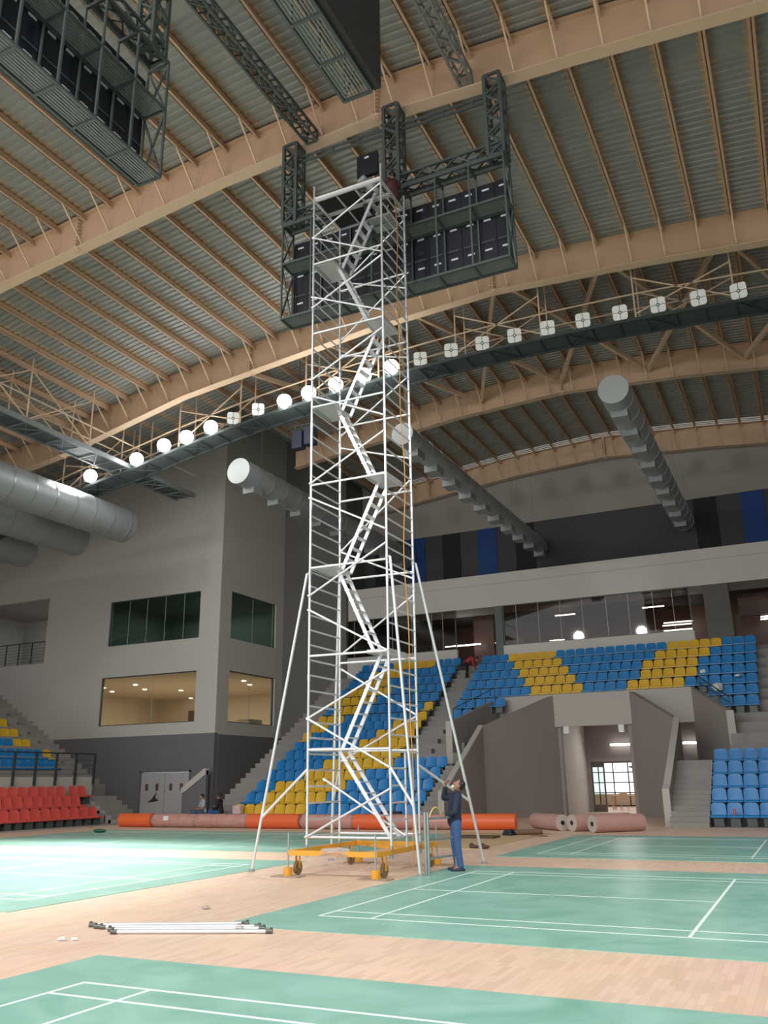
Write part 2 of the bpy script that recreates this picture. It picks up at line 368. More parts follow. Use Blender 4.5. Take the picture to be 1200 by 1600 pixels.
# ---- block on the left
HL = [(-42.0, -37.1, 9.15, 13.35), (-31.85, -24.92, 9.77, 12.53), (-32.1, -24.96, 5.03, 7.88), (-28.52, -25.02, 0, 2.35)]
HL2 = [(-27.6, -26.4, 17.6, 20.2)]
mb = wall_holes(MB(), 'y', 29.0, 29.3, -46, -23.48, 4.37, 24.6, HL[:3]); struct(mb.build('wall_block_front', LWALL))
struct(wall_holes(MB(), 'y', 28.985, 29.3, -46, -23.48, 0, 4.37, HL[3:]).build('wall_block_front_base', DWALL))
HR = [(30.1, 34.88, 9.77, 12.55), (30.13, 34.92, 5.0, 7.9)]
struct(wall_holes(MB(), 'x', -23.78, -23.48, 29.3, 46, 4.3, 24.6, HR).build('wall_block_side', LWALL))
struct(MB().box(-23.78, -23.465, 29.3, 46, 0, 4.3).build('wall_block_side_base', DWALL))
struct(MB().box(-46, -45.7, -24, 46, 0, 22).build('wall_left', LWALL))
struct(MB().box(-23.48, -18.85, 35.75, 38.4, 0, 24.6).build('wall_rear_left', mat('painted_shade_grey', (.16, .155, .145), .8)))  # this wall's shade is put into its darker base colour
struct(MB().box(24, 24.3, -24, 46, 0, 22).build('wall_right', CONC))  # unseen wall added to cut the daylight coming in from the right
# rooms inside
def room(nm, z0, z1, m, fm, xl, yb):
    mb = MB().box(xl, -23.8, yb, yb + .2, z0, z1).box(xl - .2, xl, 29.3, yb + .2, z0, z1)
    struct(mb.build('wall_' + nm, m)); struct(MB().box(xl - .2, -23.8, 29.3, yb + .2, z1, z1 + .2).build('ceiling_' + nm, m)); struct(MB().box(xl - .2, -23.8, 29.3, yb + .2, z0 - .2, z0).build('floor_' + nm, fm))
room('upper_room', 9.3, 12.7, GREENR, GREENR, -32.9, 36.2); room('lower_room', 4.6, 7.9, CREAM, CREAM, -39.5, 43.0)
mb = MB().box(-26.4, -26.32, 35.9, 36.18, 4.6, 7.0).box(-25.2, -25.12, 35.9, 36.18, 4.6, 7.0).box(-26.4, -25.12, 35.9, 36.18, 7.0, 7.1)
tag(MB().box(-36.4, -34.9, 42.85, 43.0, 4.6, 7.0).build('inner_doorway', mat('dark_doorway', (.12, .08, .06), .6)), 'dark doorway in the rear wall of the lit lower room', 'doorway')
# gallery behind the far-left opening
struct(MB().box(-46, -34, 34.8, 35, 9.0, 13.8).box(-34.2, -34, 29.3, 35, 9, 13.8).build('wall_gallery', LWALL))
struct(MB().box(-46, -34, 29.3, 35, 13.4, 13.6).build('ceiling_gallery', FASC)); struct(MB().box(-46, -34, 29.3, 35, 8.9, 9.12).build('floor_gallery', CONC))
g = struct(MB().box(-41.7, -41.6, 34.6, 34.78, 9.1, 12.1).box(-40.35, -40.27, 34.6, 34.78, 9.1, 12.1).box(-39.2, -39.1, 34.6, 34.78, 9.1, 12.1).box(-41.7, -39.1, 34.6, 34.78, 12.0, 12.1).box(-40.3, -39.1, 34.6, 34.78, 10.9, 11.0).build('door_3', RAILM))
MB().box(-41.6, -39.1, 34.68, 34.7, 9.1, 12.0).build('glass_pane', mat('daylight_glow_pane', (.5, .52, .53), .2, emit=(.8, .9, 1), estr=.25), g)  # pane glows faintly in place of daylight behind the glass
rl = empty('gallery_railing', (-39.5, 29.1, 9.15), 'thin dark railing across the open gallery at far left', 'railing')
mb = MB()
for z in (9.35, 9.55, 9.75, 9.95, 10.15, 10.35): mb.bar((-42, 29.1, z), (-37.1, 29.1, z), .015)
mb.bar((-42, 29.1, 10.55), (-37.1, 29.1, 10.55), .05); mb.build('rail', RAILM, rl)
for i in range(5): MB().bar((-41.8 + 1.15*i, 29.1, 9.15), (-41.8 + 1.15*i, 29.1, 10.55), .05).build('post', RAILM, rl)

def window(nm, axis, c, u0, u1, z0, z1, joints, gm, fm):
    """glazing: frame with pane children"""
    e = .05
    def bx(a, b, za, zb, t): return MB().box(a, b, c - t, c + t, za, zb) if axis == 'y' else MB().box(c - t, c + t, a, b, za, zb)
    mb = MB()
    for a, b, za, zb in ((u0, u1, z0, z0 + e), (u0, u1, z1 - e, z1), (u0, u0 + e, z0, z1), (u1 - e, u1, z0, z1)):
        mb.add(bx(a, b, za, zb, .06).v, bx(a, b, za, zb, .06).f)
    fr = struct(mb.build(nm, fm))
    js = [u0 + e] + list(joints) + [u1 - e]
    for a, b in zip(js, js[1:]):
        bx(a + .008, b - .008, z0 + e, z1 - e, .01).build('window_pane', gm, fr)
    for j in joints: bx(j - .012, j + .012, z0 + e, z1 - e, .014).build('glass_joint', mat('silicone_joint', (.45, .47, .46), .4), fr)
    return fr
FR = mat('dark_window_frame', (.06, .075, .07), .4)
window('window_1', 'y', 29.15, -31.85, -24.92, 9.77, 12.53, [-30.4, -29.0, -27.6, -26.2], GLASS, FR)
window('window_2', 'y', 29.15, -32.1, -24.96, 5.03, 7.88, [-28.2], GLASS, FR)
window('window_3', 'x', -23.63, 30.1, 34.88, 9.77, 12.55, [32.5], GLASS, FR)
window('window_4', 'x', -23.63, 30.13, 34.92, 5.0, 7.9, [32.4], GLASS, FR)
# cream counter in the lower room
tag(MB().box(-24.9, -24.0, 33.0, 34.4, 4.6, 5.35).build('low_counter', CREAM, bevel=.02), 'cream box-like counter behind the lower corner window', 'counter')
DLS = [(-35.9, 33.2), (-37.2, 35.4), (-32.9, 32.9), (-34.3, 35.4), (-32.8, 37.4), (-35.8, 42.3), (-25.8, 34.9), (-26.8, 37.0)]
for i, (x, y) in enumerate(DLS):
    tag(MB().tube((x, y, 7.86), (x, y, 7.9), .13, 14).build('ceiling_downlight', DOWNM), '%s of the eight round downlights in the lit lower room, counted from the left' % ORD[i], 'ceiling light', 'downlights of the lower room')
lamp('lower_room_light', 'AREA', (-31, 36, 7.8), 380, (1, .88, .72), aim=(-31, 36, 0), shape='RECTANGLE', size=12, size_y=10)
lamp('upper_room_light', 'AREA', (-28.4, 33.5, 12.5), 55, (.85, 1, .92), aim=(-28.4, 33, 0), shape='RECTANGLE', size=6, size_y=4)
lamp('gallery_fill_light', 'AREA', (-39.5, 33.5, 13.2), 60, (.95, .98, 1), aim=(-39.5, 32, 0), shape='RECTANGLE', size=4, size_y=2)  # area lamp added under the gallery ceiling to stand in for daylight
# wrapped double door
d1 = struct(MB().box(-28.58, -28.48, 28.93, 29.2, 0, 2.42).box(-25.06, -24.96, 28.93, 29.2, 0, 2.42).box(-28.58, -24.96, 28.93, 29.2, 2.33, 2.42).build('door_1', mat('door_frame_grey', (.16, .16, .17), .5)))
for i, (a, b) in enumerate(((-28.46, -26.79), (-26.75, -25.08))):
    lf = MB().box(a, b, 29.0, 29.06, 0.02, 2.32).build('door_leaf', PAPERM, d1)
    for u in (.42, 1.16): MB().box(a + u - .1, a + u + .1, 28.985, 29.0, 1.35, 1.72).build('uncovered_patch', mat('dull_red_patch', (.13, .075, .07), .6), lf)
MB().prism([(-27.95, .72), (-27.62, .9), (-27.3, 1.28), (-27.38, .98), (-27.12, .82), (-27.45, .76)], 'y', 28.985, 29.0).build('torn_patch', mat('torn_dark', (.03, .03, .03), .7), d1)
# short stair parapet right of the door
struct(MB().prism([(-24.96, 0), (-24.96, 1.4), (-23.5, 2.36), (-23.4, 2.36), (-23.4, 0)], 'y', 28.3, 28.5).build('wall_stair_door', DWALL))
struct(MB().prism([(-25.0, 1.18), (-25.0, 1.47), (-23.5, 2.48), (-23.4, 2.48), (-23.4, 2.16), (-24.75, 1.28)], 'y', 28.22, 28.56).build('trim_5', LWALL))

# ---- rear wall, concourse
struct(MB().box(-23.48, 24, 38.2, 38.5, 13.0, 16.6).build('wall_rear_panelled', mat('charcoal_acoustic', (.060, .063, .068), .8, noise=.08)))
struct(MB().box(-23.48, 24, 38.1, 38.5, 16.6, 22.2).build('wall_rear_upper', mat('grey_rear_wall', (.33, .305, .28), .85, noise=.08, nscale=.35)))
for nm, xs, m in (('blue_acoustic_panel', (-15.6, -10.8, 4.5), mat('blue_panel', (.008, .05, .22), .7)), ('black_acoustic_panel', (-18.0, -13.2, -8.4, 2.06), mat('black_panel', (.014, .015, .018), .8))):
    for x in xs: tag(MB().box(x, x + 1.2, 38.14, 38.2, 13.15, 16.6).build(nm, m), '%s vertical wall panel, %s' % (nm.split('_')[0], {-15.6: 'furthest left of the three blue ones', -10.8: 'middle of the three blue ones, left of the grey duct', 4.5: 'by the right edge of the photo', -18.0: 'furthest left of the four black ones', -13.2: 'just right of the tall white tower', -8.4: 'behind the far end of the left duct', 2.06: 'right of the right duct end'}[x]), 'wall panel')
struct(MB().box(-23.48, 24, 36.0, 38.3, 11.22, 13.17).build('wall_rear_fascia', LWALL))
struct(MB().box(-23.48, 24, 35.98, 36.0, 12.55, 12.58).build('trim_6', FASC))
struct(MB().box(-23.48, 24, 35.9, 43, 7.6, 7.9).build('floor_concourse', CONC))
struct(MB().box(-23.48, 24, 38.3, 43, 11.22, 11.4).build('ceiling_concourse', mat('dark_ceiling', (.06, .05, .045), .8)))
struct(MB().box(-23.48, 24, 42, 42.2, 7.9, 11.22).build('wall_concourse_back', BROWN))
struct(MB().box(-8.78, 1.52, 35.85, 36.1, 7.6, 8.9).build('wall_balcony_middle', LWALL))
struct(MB().box(-22, -11.6, 35.85, 36.1, 7.6, 8.9).build('wall_balcony_left', LWALL))
window('window_6', 'y', 36.0, -8.75, 1.48, 8.9, 11.22, [-7.98, -6.69, -5.43, -4.2, -2.88, -1.7, -.41, .6], DGLASS, FR)
window('window_7', 'y', 36.0, -21.0, -11.65, 8.9, 11.22, [-19.7, -18.4, -17.1, -15.8, -14.5, -13.2, -12.5], DGLASS, FR)
struct(MB().box(-9.25, -8.8, 35.95, 36.4, 7.9, 11.22).build('pillar_left', DARKST)); struct(MB().box(2.15, 3.4, 36.1, 36.7, 7.9, 11.22).build('pillar_right', mat('grey_pillar', (.12, .115, .11), .7)))
struct(MB().box(-11.5, -10.2, 38.5, 38.7, 7.9, 11.22).box(3.6, 12, 39.5, 39.7, 10.0, 11.22).build('wall_concourse_partition', BROWN))
struct(MB().box(-10.0, -9.3, 41.7, 41.9, 7.9, 10.2).build('door_4', mat('tan_door', (.30, .22, .15), .6)))
for i, (x, y, z, L) in enumerate([(-12.6, 39, 9.6, 2.3), (-13.2, 38, 9.45, 2.3), (-.6, 40.5, 9.7, 1.6), (-.6, 40.2, 9.95, 1.6), (-.6, 40.8, 10.2, 1.6), (-7.2, 40, 9.6, .9), (4.6, 40.5, 9.9, 1.4), (4.6, 40.9, 10.1, 1.4), (-6.5, 39, 10.9, 1.2), (-1.5, 39.4, 10.95, 1.2)]):
    t = MB().tube((x, y, z), (x + L, y, z), .035, 8).build('linear_lamp', TUBEM)
    for q in (.2, L - .2): MB().bar((x + q, y, z), (x + q, y, 11.22), .01).build('suspension_rod', RAILM, t)
    tag(t, 'thin lit white tube lamp inside the dark upper concourse, %s of ten from the left' % ORD[[1, 0, 6, 7, 5, 2, 8, 9, 3, 4][i]], 'lamp')
lamp('concourse_light', 'AREA', (-3, 40, 11), 22, (1, .9, .8), aim=(-3, 40, 0), shape='RECTANGLE', size=16, size_y=2)
for x, z, L, wh in ((-3.3, 3.3, 1.45, 'over the tunnel door'), (.45, 3.25, .8, 'in the side passage right of the tunnel')):
    y = 35.9 if x < 0 else 34.9
    t = empty('batten_lamp', (x + L/2, y, z), 'lit white batten lamp on the wall ' + wh, 'lamp')
    MB().tube((x, y - .06, z), (x + L, y - .06, z), .055, 10).build('lit_tube', TUBEM, t); MB().box(x - .03, x + L + .03, y - .02, y + (.1 if x < 0 else .1), z - .04, z + .05).build('housing', WHITEP, t)
    lamp('batten_light', 'AREA', (x + L/2, y - .25, z), 34, (1, .97, .95), aim=(x + L/2, y - 6, z - 2.5), shape='RECTANGLE', size=L, size_y=.1)

# ================================================================== ROOF
ZB = [(-46, 12.6), (-30, 16.2), (-24.7, 16.95), (-17.34, 18.5), (-13.7, 18.9), (-7.74, 19.5), (-2.41, 19.72), (3.27, 19.3), (7.6, 18.85), (14, 18.0), (24, 16.0)]
zb = lambda x: interp(x, ZB)
XS = [-46, -40, -35, -30, -27, -24.7, -21, -17.34, -13.7, -10.7, -7.74, -5, -2.41, .4, 3.27, 5.4, 7.6, 10.8, 14, 19, 24]
GY = [-2.8, 7.2, 17.4, 27.6, 37.6]
GH = 1.32
def strip(mb, y0, y1, za, zc, xs=None):
    """ribbon following the arch: za/zc functions of x for bottom and top"""
    vs = []; fs = []
    xs = xs or XS
    for x in xs: vs += [(x, y0, za(x)), (x, y1, za(x)), (x, y1, zc(x)), (x, y0, zc(x))]
    n = len(xs)
    for i in range(n - 1):
        a, b = 4*i, 4*i + 4
        for k in range(4): fs.append((a + k, a + (k + 1) % 4, b + (k + 1) % 4, b + k))
    fs += [(0, 3, 2, 1), (4*n - 4, 4*n - 3, 4*n - 2, 4*n - 1)]
    return mb.add(vs, fs)
GL = ['nearest tan roof girder, overhead at the top left corner of view', 'big tan roof girder from which the black screen frames hang', 'second tan roof girder, above the floodlight catwalk', 'third tan roof girder, behind the floodlight catwalk', 'rearmost tan roof girder along the rear wall']
for gi, Y in enumerate(GY):
    dz = 0.0
    xs = XS if gi < 3 else [-17.66] + [x for x in XS if x > -17]
    g = empty('roof_girder', (-2.41, Y, zb(-2.41)), GL[gi], 'girder')
    strip(MB(), Y - .012, Y + .012, lambda x: zb(x) + .03, lambda x: zb(x) + GH - .03, xs).build('web', TAN, g)
    strip(MB(), Y - .2, Y + .2, lambda x: zb(x), lambda x: zb(x) + .03, xs).build('bottom_flange', TAN2, g)
    strip(MB(), Y - .16, Y + .16, lambda x: zb(x) + GH - .03, lambda x: zb(x) + GH, xs).build('top_flange', TAN, g)
    for x in (-24.7, -13.7, -2.41, 7.6 + 1.4):
        if gi > 2 and x < -17: continue
        mb = MB(); z = zb(x)
        mb.box(x - .02, x + .02, Y - .17, Y + .17, z, z + GH)
        for k in range(9):
            for sx in (-1, 1):
                for sy in (-1, 1):
                    mb.box(x + sx*.02, x + sx*.10, Y + sy*.03, Y + sy*.17, z + .08 + k*.14, z + .095 + k*.14)
        for sy in (-1, 1):
            for sx in (-1, 1): mb.tube((x + sx*.02, Y + sy*.1, z - .03), (x + sx*.09, Y + sy*.1, z - .03), .02, 6)
        mb.box(x - .12, x + .12, Y - .21, Y + .21, z - .015, z + .035)
        mb.build('splice_plate', TAN2, g)
# purlins with fly braces, one per bay and line
PX = [-4.2 + 1.164*i for i in range(-30, 22)]
BAYS = [(-9.5, -2.8), (-2.8, 7.2), (7.2, 17.4), (17.4, 27.6), (27.6, 37.6)]
PLAB = ['tan purlin in the roof bay overhead at the top edge', 'tan purlin in the roof bay before the big girder', 'tan purlin between the first and second big girders', 'tan purlin in the bay over the floodlight catwalk', 'tan purlin in the dark rearmost roof bay']
def view_px(P):
    d = V(P) - CAM; z = d.dot(f_)
    return (600 + 1333.59*d.dot(r_)/z, 800 - 1333.59*d.dot(u_)/z) if z > .5 else None
for bi, (ya, yb) in enumerate(BAYS):
    pn = 0
    for x in PX:
        if bi > 3 and x < -17.5: continue
        if bi == 3 and x < -17.5: continue
        ok = False
        for k in range(11):
            q = view_px((x, ya + (yb - ya)*k/10, zb(x) + GH))
            if q and -60 < q[0] < 1260 and -60 < q[1] < 1000: ok = True
        if not ok: continue
        z = zb(x) + GH; h = .24; pn += 1
        e = empty('roof_purlin', (x, (ya + yb)/2, z - h), PLAB[bi] + ', %s from the left' % ORD[pn - 1], 'purlin', 'purlins of roof bay, ' + ['overhead', 'front', 'second', 'third', 'rear'][bi])
        mb = MB().box(x - .012, x + .012, ya + .02, yb - .02, z - h, z + .04).box(x - .012, x + .085, ya + .02, yb - .02, z - h, z - h + .012).box(x - .085, x + .012, ya + .02, yb - .02, z + .03, z + .04)
        mb.box(x + .012, x + .03, (ya + yb)/2 - .5, (ya + yb)/2 + .5, z - h - .01, z)
        mb.build('purlin_channel', TAN, e)
        for Y, s in ((ya, 1), (yb, -1)):
            if bi == 0 and Y == ya: continue
            MB().bar((x + .04, Y + s*1.05, z - h), (x + .04, Y + s*.04, zb(x) + .10), .045, .045).build('fly_brace', TAN2, e)
            if bi != 0: MB().box(x - .02, x + .06, min(Y, Y + s*.26), max(Y, Y + s*.26), z - .26, z - .14).build('cleat', TAN, e)
# corrugated roof sheet following the arch
mb = MB(); per = .26; prof = [(0, 0), (.12, 0), (.15, .045), (.23, .045)]
ys = []; y = -9.5
while y < 38.2:
    ys += [(y + a, b) for a, b in prof]; y += per
def sheet_part(x0, x1, y_end, slit):
    vs = []; fs = []; n_ = int(round((x1 - x0)/1.0)); SX = [x0 + (x1 - x0)*i/n_ for i in range(n_ + 1)]; yy_ = [q for q in ys if q[0] < y_end]
    for x in SX:
        for (yy, dz) in yy_: vs.append((x, yy, zb(x) + GH + .045 + dz))
    n = len(yy_)
    for i in range(len(SX) - 1):
        for j in range(n - 1):
            if slit and yy_[j][0] > 36.85 and j % 4 in (1, 2, 3) and SX[i] > -16: continue   # open rib ends letting daylight in over the rear girder
            fs.append((i*n + j, i*n + j + 1, (i + 1)*n + j + 1, (i + 1)*n + j))
    return struct(MB().add(vs, fs).build('ceiling', SHEETM))
sheet_part(-46, -17.66, 21.6, False); sheet_part(-17.66, 24, 38.2, True)
OUTM = mat('outer_sheet', (.3, .3, .3), .7)
struct(strip(MB(), -9.5, 21.5, lambda x: zb(x) + GH + .16, lambda x: zb(x) + GH + .2, [x for x in XS if x < -17.5] + [-17.0]).build('ceiling_outer_skin', OUTM))
struct(strip(MB(), -9.5, 36.2, lambda x: zb(x) + GH + .16, lambda x: zb(x) + GH + .2, [-17.66] + [x for x in XS if x > -17]).build('ceiling_outer_skin', OUTM))
# higher flat roof over the block, with the step walls closing it
struct(strip(MB(), 21.5, 21.6, lambda x: zb(x) + GH, lambda x: 24.8, [x for x in XS if x < -17.5] + [-17.5]).box(-46, -17.5, 21.5, 46, 24.6, 24.8).box(-17.62, -17.5, 21.5, 38.6, 19.8, 24.7).build('ceiling_block', mat('dark_soffit', (.12, .12, .115), .8)))
# roof plane bracing between second and third girder
for bi, (Y0, Y1) in enumerate(((17.55, 27.5),)):
    for i in range(-3, 5):
        xn = -2.4 + 4.15*i
        for s in (-1, 1):
            if xn < -14 or xn + s*4.15 < -18: continue
            x2 = xn + s*4.15
            tag(MB().bar((xn, Y1, zb(xn) + .55), (x2, Y0, zb(x2) + .75), .14, .2).build('roof_brace', TAN2), 'tan roof brace behind the catwalk, leaning %s from the third girder at its %s node' % ('left' if s < 0 else 'right', ORD[i + 2]), 'brace', 'diagonal roof braces behind the catwalk')

# ================================================================== HANGING SCREEN FRAMES
def lattice(mb, p, q, wd, up=(0, 0, 1), n=None, ch=.06, br=.035):
    """square lattice truss between two points"""
    p, q = V(p), V(q); d = (q - p).normalized(); up = V(up); a = d.cross(up).normalized()*wd/2; b = a.cross(d).normalized()*wd/2
    L = (q - p).length; n = n or max(2, int(round(L/wd)))
    C4 = [a + b, a - b, -a - b, -a + b]
    for c in C4: mb.bar(p + c, q + c, ch)
    for f in range(4):
        c0, c1 = C4[f], C4[(f + 1) % 4]
        for i in range(n):
            s0, s1 = p + d*(L*i/n), p + d*(L*(i + 1)/n)
            (mb.bar(s0 + c0, s1 + c1, br) if i % 2 == 0 else mb.bar(s0 + c1, s1 + c0, br))
        mb.bar(p + c0, p + c1, ch*.8); mb.bar(q + c0, q + c1, ch*.8)
    return mb
def local_rig(T, n_bays, label, cols, face=False, rows=3, hide_upper=False, left_open=0):
    """built in a local frame: u along the screen, v = depth (0 walkway side, .6 screen side), z up; T maps (u,v,z)->world"""
    def TB(u0, u1, v0, v1, z0, z1):
        a, b = T(u0, v0, z0), T(u1, v1, z1)
        return (min(a[0], b[0]), max(a[0], b[0]), min(a[1], b[1]), max(a[1], b[1]), z0, z1)
    L = n_bays*.93; rig = empty('screen_rig', T(L/2, .3, 13.75), label, 'screen frame')
    fr = MB()
    for z in (13.75, 15.46):
        for v in (0, .58): fr.box(*TB(0, L, v - .025, v + .025, z - .02, z + .04))
        for i in range(n_bays + 1): fr.box(*TB(i*.93 - .025, i*.93 + .025, 0, .58, z - .025, z + .035))
    for i in range(n_bays + 1):
        fr.box(*TB(i*.93 - .022, i*.93 + .022, -.022, .022, 13.75, 16.75))
        fr.box(*TB(i*.93 - .02, i*.93 + .02, .54, .58, 13.75, 16.9)); fr.box(*TB(i*.93 - .025, i*.93 + .025, 0, .58, 16.68, 16.75))
    fr.box(*TB(0, L, -.03, .03, 16.68, 16.76)); fr.box(*TB(0, L, .52, .58, 16.8, 16.9))
    for u in (0, L):
        for z0, z1 in ((13.8, 15.4), (15.5, 16.7)): fr.bar(T(u, 0, z0), T(u, .56, z1), .04); fr.bar(T(u, .56, z0), T(u, 0, z1), .04)
    for i in range(n_bays):
        fr.bar(T(i*.93, 0, 16.75), T(i*.93 + .46, .3, 17.0), .03); fr.bar(T(i*.93 + .93, 0, 16.75), T(i*.93 + .46, .3, 17.0), .03)
    fr.build('steel_frame', DARKST, rig)
    for z, nm in ((13.77, 'lower_grating'), (15.48, 'upper_grating')):
        gm = MB()
        for k in range(8): gm.box(*TB(0, L, .045 + k*.065, .075 + k*.065, z, z + .03))
        gm.build(nm, mat('grating_grey', (.18, .205, .205), .5, .2), rig)
    tb = MB(); lattice(tb, T(-.0, .35, 17.1), T(L, .35, 17.1), .34, n=int(L/.42)); tb.build('truss_beam', DARKST, rig)
    for u in cols:
        cm = MB(); p = T(u, .35, 16.9); lattice(cm, p, (p[0], p[1], min(zb(p[0]), 19.75)), .42, up=(0, 1, 0), n=8, ch=.085, br=.055); cm.build('hanging_column', DARKST, rig)
    if face:
        MB().box(*TB(-.06, L + .06, .60, .74, 13.8, 16.75)).build('screen_face', mat('dark_screen_face', (.022, .022, .026), .6), rig)
    else:
        for i in range(n_bays):
            for c in range(2):
                u = i*.93 + .008 + c*.462
                for r, (z0, z1) in enumerate(((13.80, 14.68), (14.69, 15.56), (15.60, 16.48))[:rows]):
                    if r == 2 and i in left_open_set(left_open): continue
                    cb = MB().box(*TB(u, u + .45, .61, .72, z0, z1)).build('screen_cabinet', BLACK, rig)
                    MB().box(*TB(u + .13, u + .32, .595, .61, z1 - .20, z1 - .15)).build('label_plate', LABELM, cb)
                    pl = MB().box(*TB(u + .03, u + .38, .597, .61, z0 + .06, z0 + .08))
                    pl.build('trim_strip', mat('dull_latch', (.10, .11, .13), .4), cb)
    return rig
def left_open_set(n): return set(range(2, 2 + n))
rig1 = local_rig(lambda u, v, z: (-5.18 + u, 6.68 + v, z), 7, 'far dark screen frame behind the tower top, its black cabinets backing this way', (.1, 3.35, 6.3), left_open=0)
mb = MB().bar((-4.9, 7.0, 19.2), (.9, 7.0, 18.95), .06).bar((-4.9, 7.0, 19.02), (.9, 7.0, 18.78), .06)
for i in range(7): mb.bar((-4.6 + .85*i, 7, 19.0 - .035*i), (-4.6 + .85*i, 7, 19.2 - .035*i), .05)
mb.build('top_rail', DARKST, rig1)
local_rig(lambda u, v, z: (-4.3 - v, .66 - u, z), 7, 'left dark screen frame with slatted walkway, in the top left corner', (.2, 4.5))
local_rig(lambda u, v, z: (.1 + v, .57 - u, z), 7, 'right dark screen frame showing its plain black face, at the top centre', (.3, 4.5), face=True)
for x, lb in ((-4.45, 'dark lattice truss slanting over the top left to the big girder'), (.36, 'dark lattice truss right of the black screen face, ending at the big girder')):
    mb = MB(); lattice(mb, (x, -7.0, 19.45), (x, 7.0, 19.75), .34, n=38, ch=.06, br=.04)
    tag(mb.build('lattice_truss', DARKST if x < 0 else mat('grey_truss', (.2, .21, .2), .5)), lb, 'truss')

# ================================================================== FLOODLIGHT CATWALK
LZ = [(-42, 12.2), (-30, 14.5), (-23.24, 15.85), (-20.42, 16.26), (-18.83, 16.6), (-16.19, 17.03), (-13.65, 17.38), (-11.07, 17.62), (-8.41, 17.82), (-5.84, 17.97), (-3.19, 18.02), (-.57, 17.99), (2.13, 17.91), (4.84, 17.76), (6.15, 17.67), (12, 17.1), (16, 16.6)]
lz = lambda x: interp(x, LZ)
cw = empty('floodlight_catwalk', (-5, 18.7, lz(-5) - .3), 'long arched dark catwalk carrying the row of round floodlights', 'catwalk')
XC = [-42 + 1.0*i for i in range(59)]
deck = MB(); tr = MB(); rails = MB(); rails2 = MB()
for a, b in zip(XC, XC[1:]):
    za, zc = lz(a) - .27, lz(b) - .27
    deck.add([(a, 18.12, za), (b, 18.12, zc), (b, 19.25, zc), (a, 19.25, za), (a, 18.12, za + .03), (b, 18.12, zc + .03), (b, 19.25, zc + .03), (a, 19.25, za + .03)], [(0, 3, 2, 1), (4, 5, 6, 7), (0, 1, 5, 4), (1, 2, 6, 5), (2, 3, 7, 6), (3, 0, 4, 7)])
    for y in (18.12, 19.25):
        tr.bar((a, y, za - .03), (b, y, zc - .03), .08, .12)
    tr.bar((a, 18.12, za - .05), (a, 19.25, za - .05), .05); 
    if int(round(a)) % 3 == 0: tr.bar((a, 18.12, za - .05), (b, 19.25, zc - .05), .035); tr.bar((a, 19.25, za - .05), (b, 18.12, zc - .05), .035)
    rails.bar((a, 18.12, za + 1.0), (b, 18.12, zc + 1.0), .045); rails2.bar((a, 19.25, za + 1.0), (b, 19.25, zc + 1.0), .045)
deck.build('deck', CATST, cw); tr.build('underside_truss', mat('catwalk_dark', (.04, .055, .055), .5), cw); rails.build('handrail', TAN2, cw); rails2.build('handrail', TAN2, cw)
xh = [-38.8, -35.4, -32.0, -28.6, -25.2, -21.5, -18.1, -14.7, -11.3, -7.8, -4.35, -.88, 2.65, 6.0, 9.4]
for i, x in enumerate(xh):
    for y in (18.12, 19.25): MB().bar((x, y, lz(x) - .27), (x, y, zb(x) + GH - .2), .05).build('hanger_rod', TAN2, cw)
    if i % 2 == 0 and i + 1 < len(xh):
        x2 = xh[i + 1]
        for y in (18.12, 19.25):
            MB().bar((x, y, lz(x) - .1), (x2, y, zb(x2) - .05), .045).bar((x2, y, lz(x2) - .1), (x, y, zb(x) - .05), .045).build('cross_brace', TAN2, cw)
# side catwalk running toward the viewer on the left
sw = empty('side_catwalk', (-21.5, 14, 16.2), 'dark side catwalk slanting in from the left edge to the floodlights', 'catwalk')
mb = MB().box(-22.1, -20.95, -6, 23.0, 16.0, 16.04); mb.build('deck', CATST, sw)
mb = MB().box(-22.15, -22.05, -6, 23.0, 15.93, 16.15).box(-21.0, -20.9, -6, 23.0, 15.93, 16.15)
for i in range(29):
    y = -6 + 1.0*i; mb.bar((-22.1, y, 15.95), (-20.95, y, 15.95), .05)
    if i % 2 == 0: mb.bar((-22.1, y, 15.95), (-20.95, y + 1, 15.95), .035).bar((-20.95, y, 15.95), (-22.1, y + 1, 15.95), .035)
mb.build('edge_channel', mat('catwalk_edge', (.20, .23, .24), .4, .3), sw)
for x in (-22.1, -20.95):
    MB().bar((x, -6, 17.1), (x, 23.0, 17.1), .05).build('handrail', TAN2, sw)
    for y in (1.5, 5, 8.5, 12, 15.5, 19.5): MB().bar((x, y, 16.0), (x, y, zb(x) + GH - .2), .05).build('hanger_rod', TAN2, sw)
    for y in (1.5, 8.5, 12): MB().bar((x, y, 16.1), (x, y + 3.5, zb(x) + .6), .045).bar((x, y + 3.5, 16.1), (x, y, zb(x) + .6), .045).build('cross_brace', TAN2, sw)

# floodlights
FL = [(-23.24, 15.91, 1), (-20.42, 16.26, 1), (-18.83, 16.66, 1), (-17.54, 16.82, 1), (-16.19, 17.04, 1), (-14.97, 17.23, 0), (-13.65, 17.38, 0), (-12.29, 17.48, 1), (-11.07, 17.6, 1), (-9.75, 17.7, 1), (-8.41, 17.82, 1), (-7.14, 17.9, 1), (-5.84, 17.97, 0), (-4.5, 18.02, 0), (-3.19, 18.0, 0), (-1.88, 18.0, 0), (-.57, 17.99, 0), (.77, 17.96, 0), (2.13, 17.91, 0), (3.47, 17.86, 0), (4.84, 17.76, 0), (6.15, 17.67, 0)]
def rounded_square(h, r, n=5):
    P = []
    for cx, cy, a0 in ((h - r, h - r, 0), (-h + r, h - r, 90), (-h + r, -h + r, 180), (h - r, -h + r, 270)):
        for i in range(n + 1): t = math.radians(a0 + 90*i/n); P.append((cx + r*math.cos(t), cy + r*math.sin(t)))
    return P
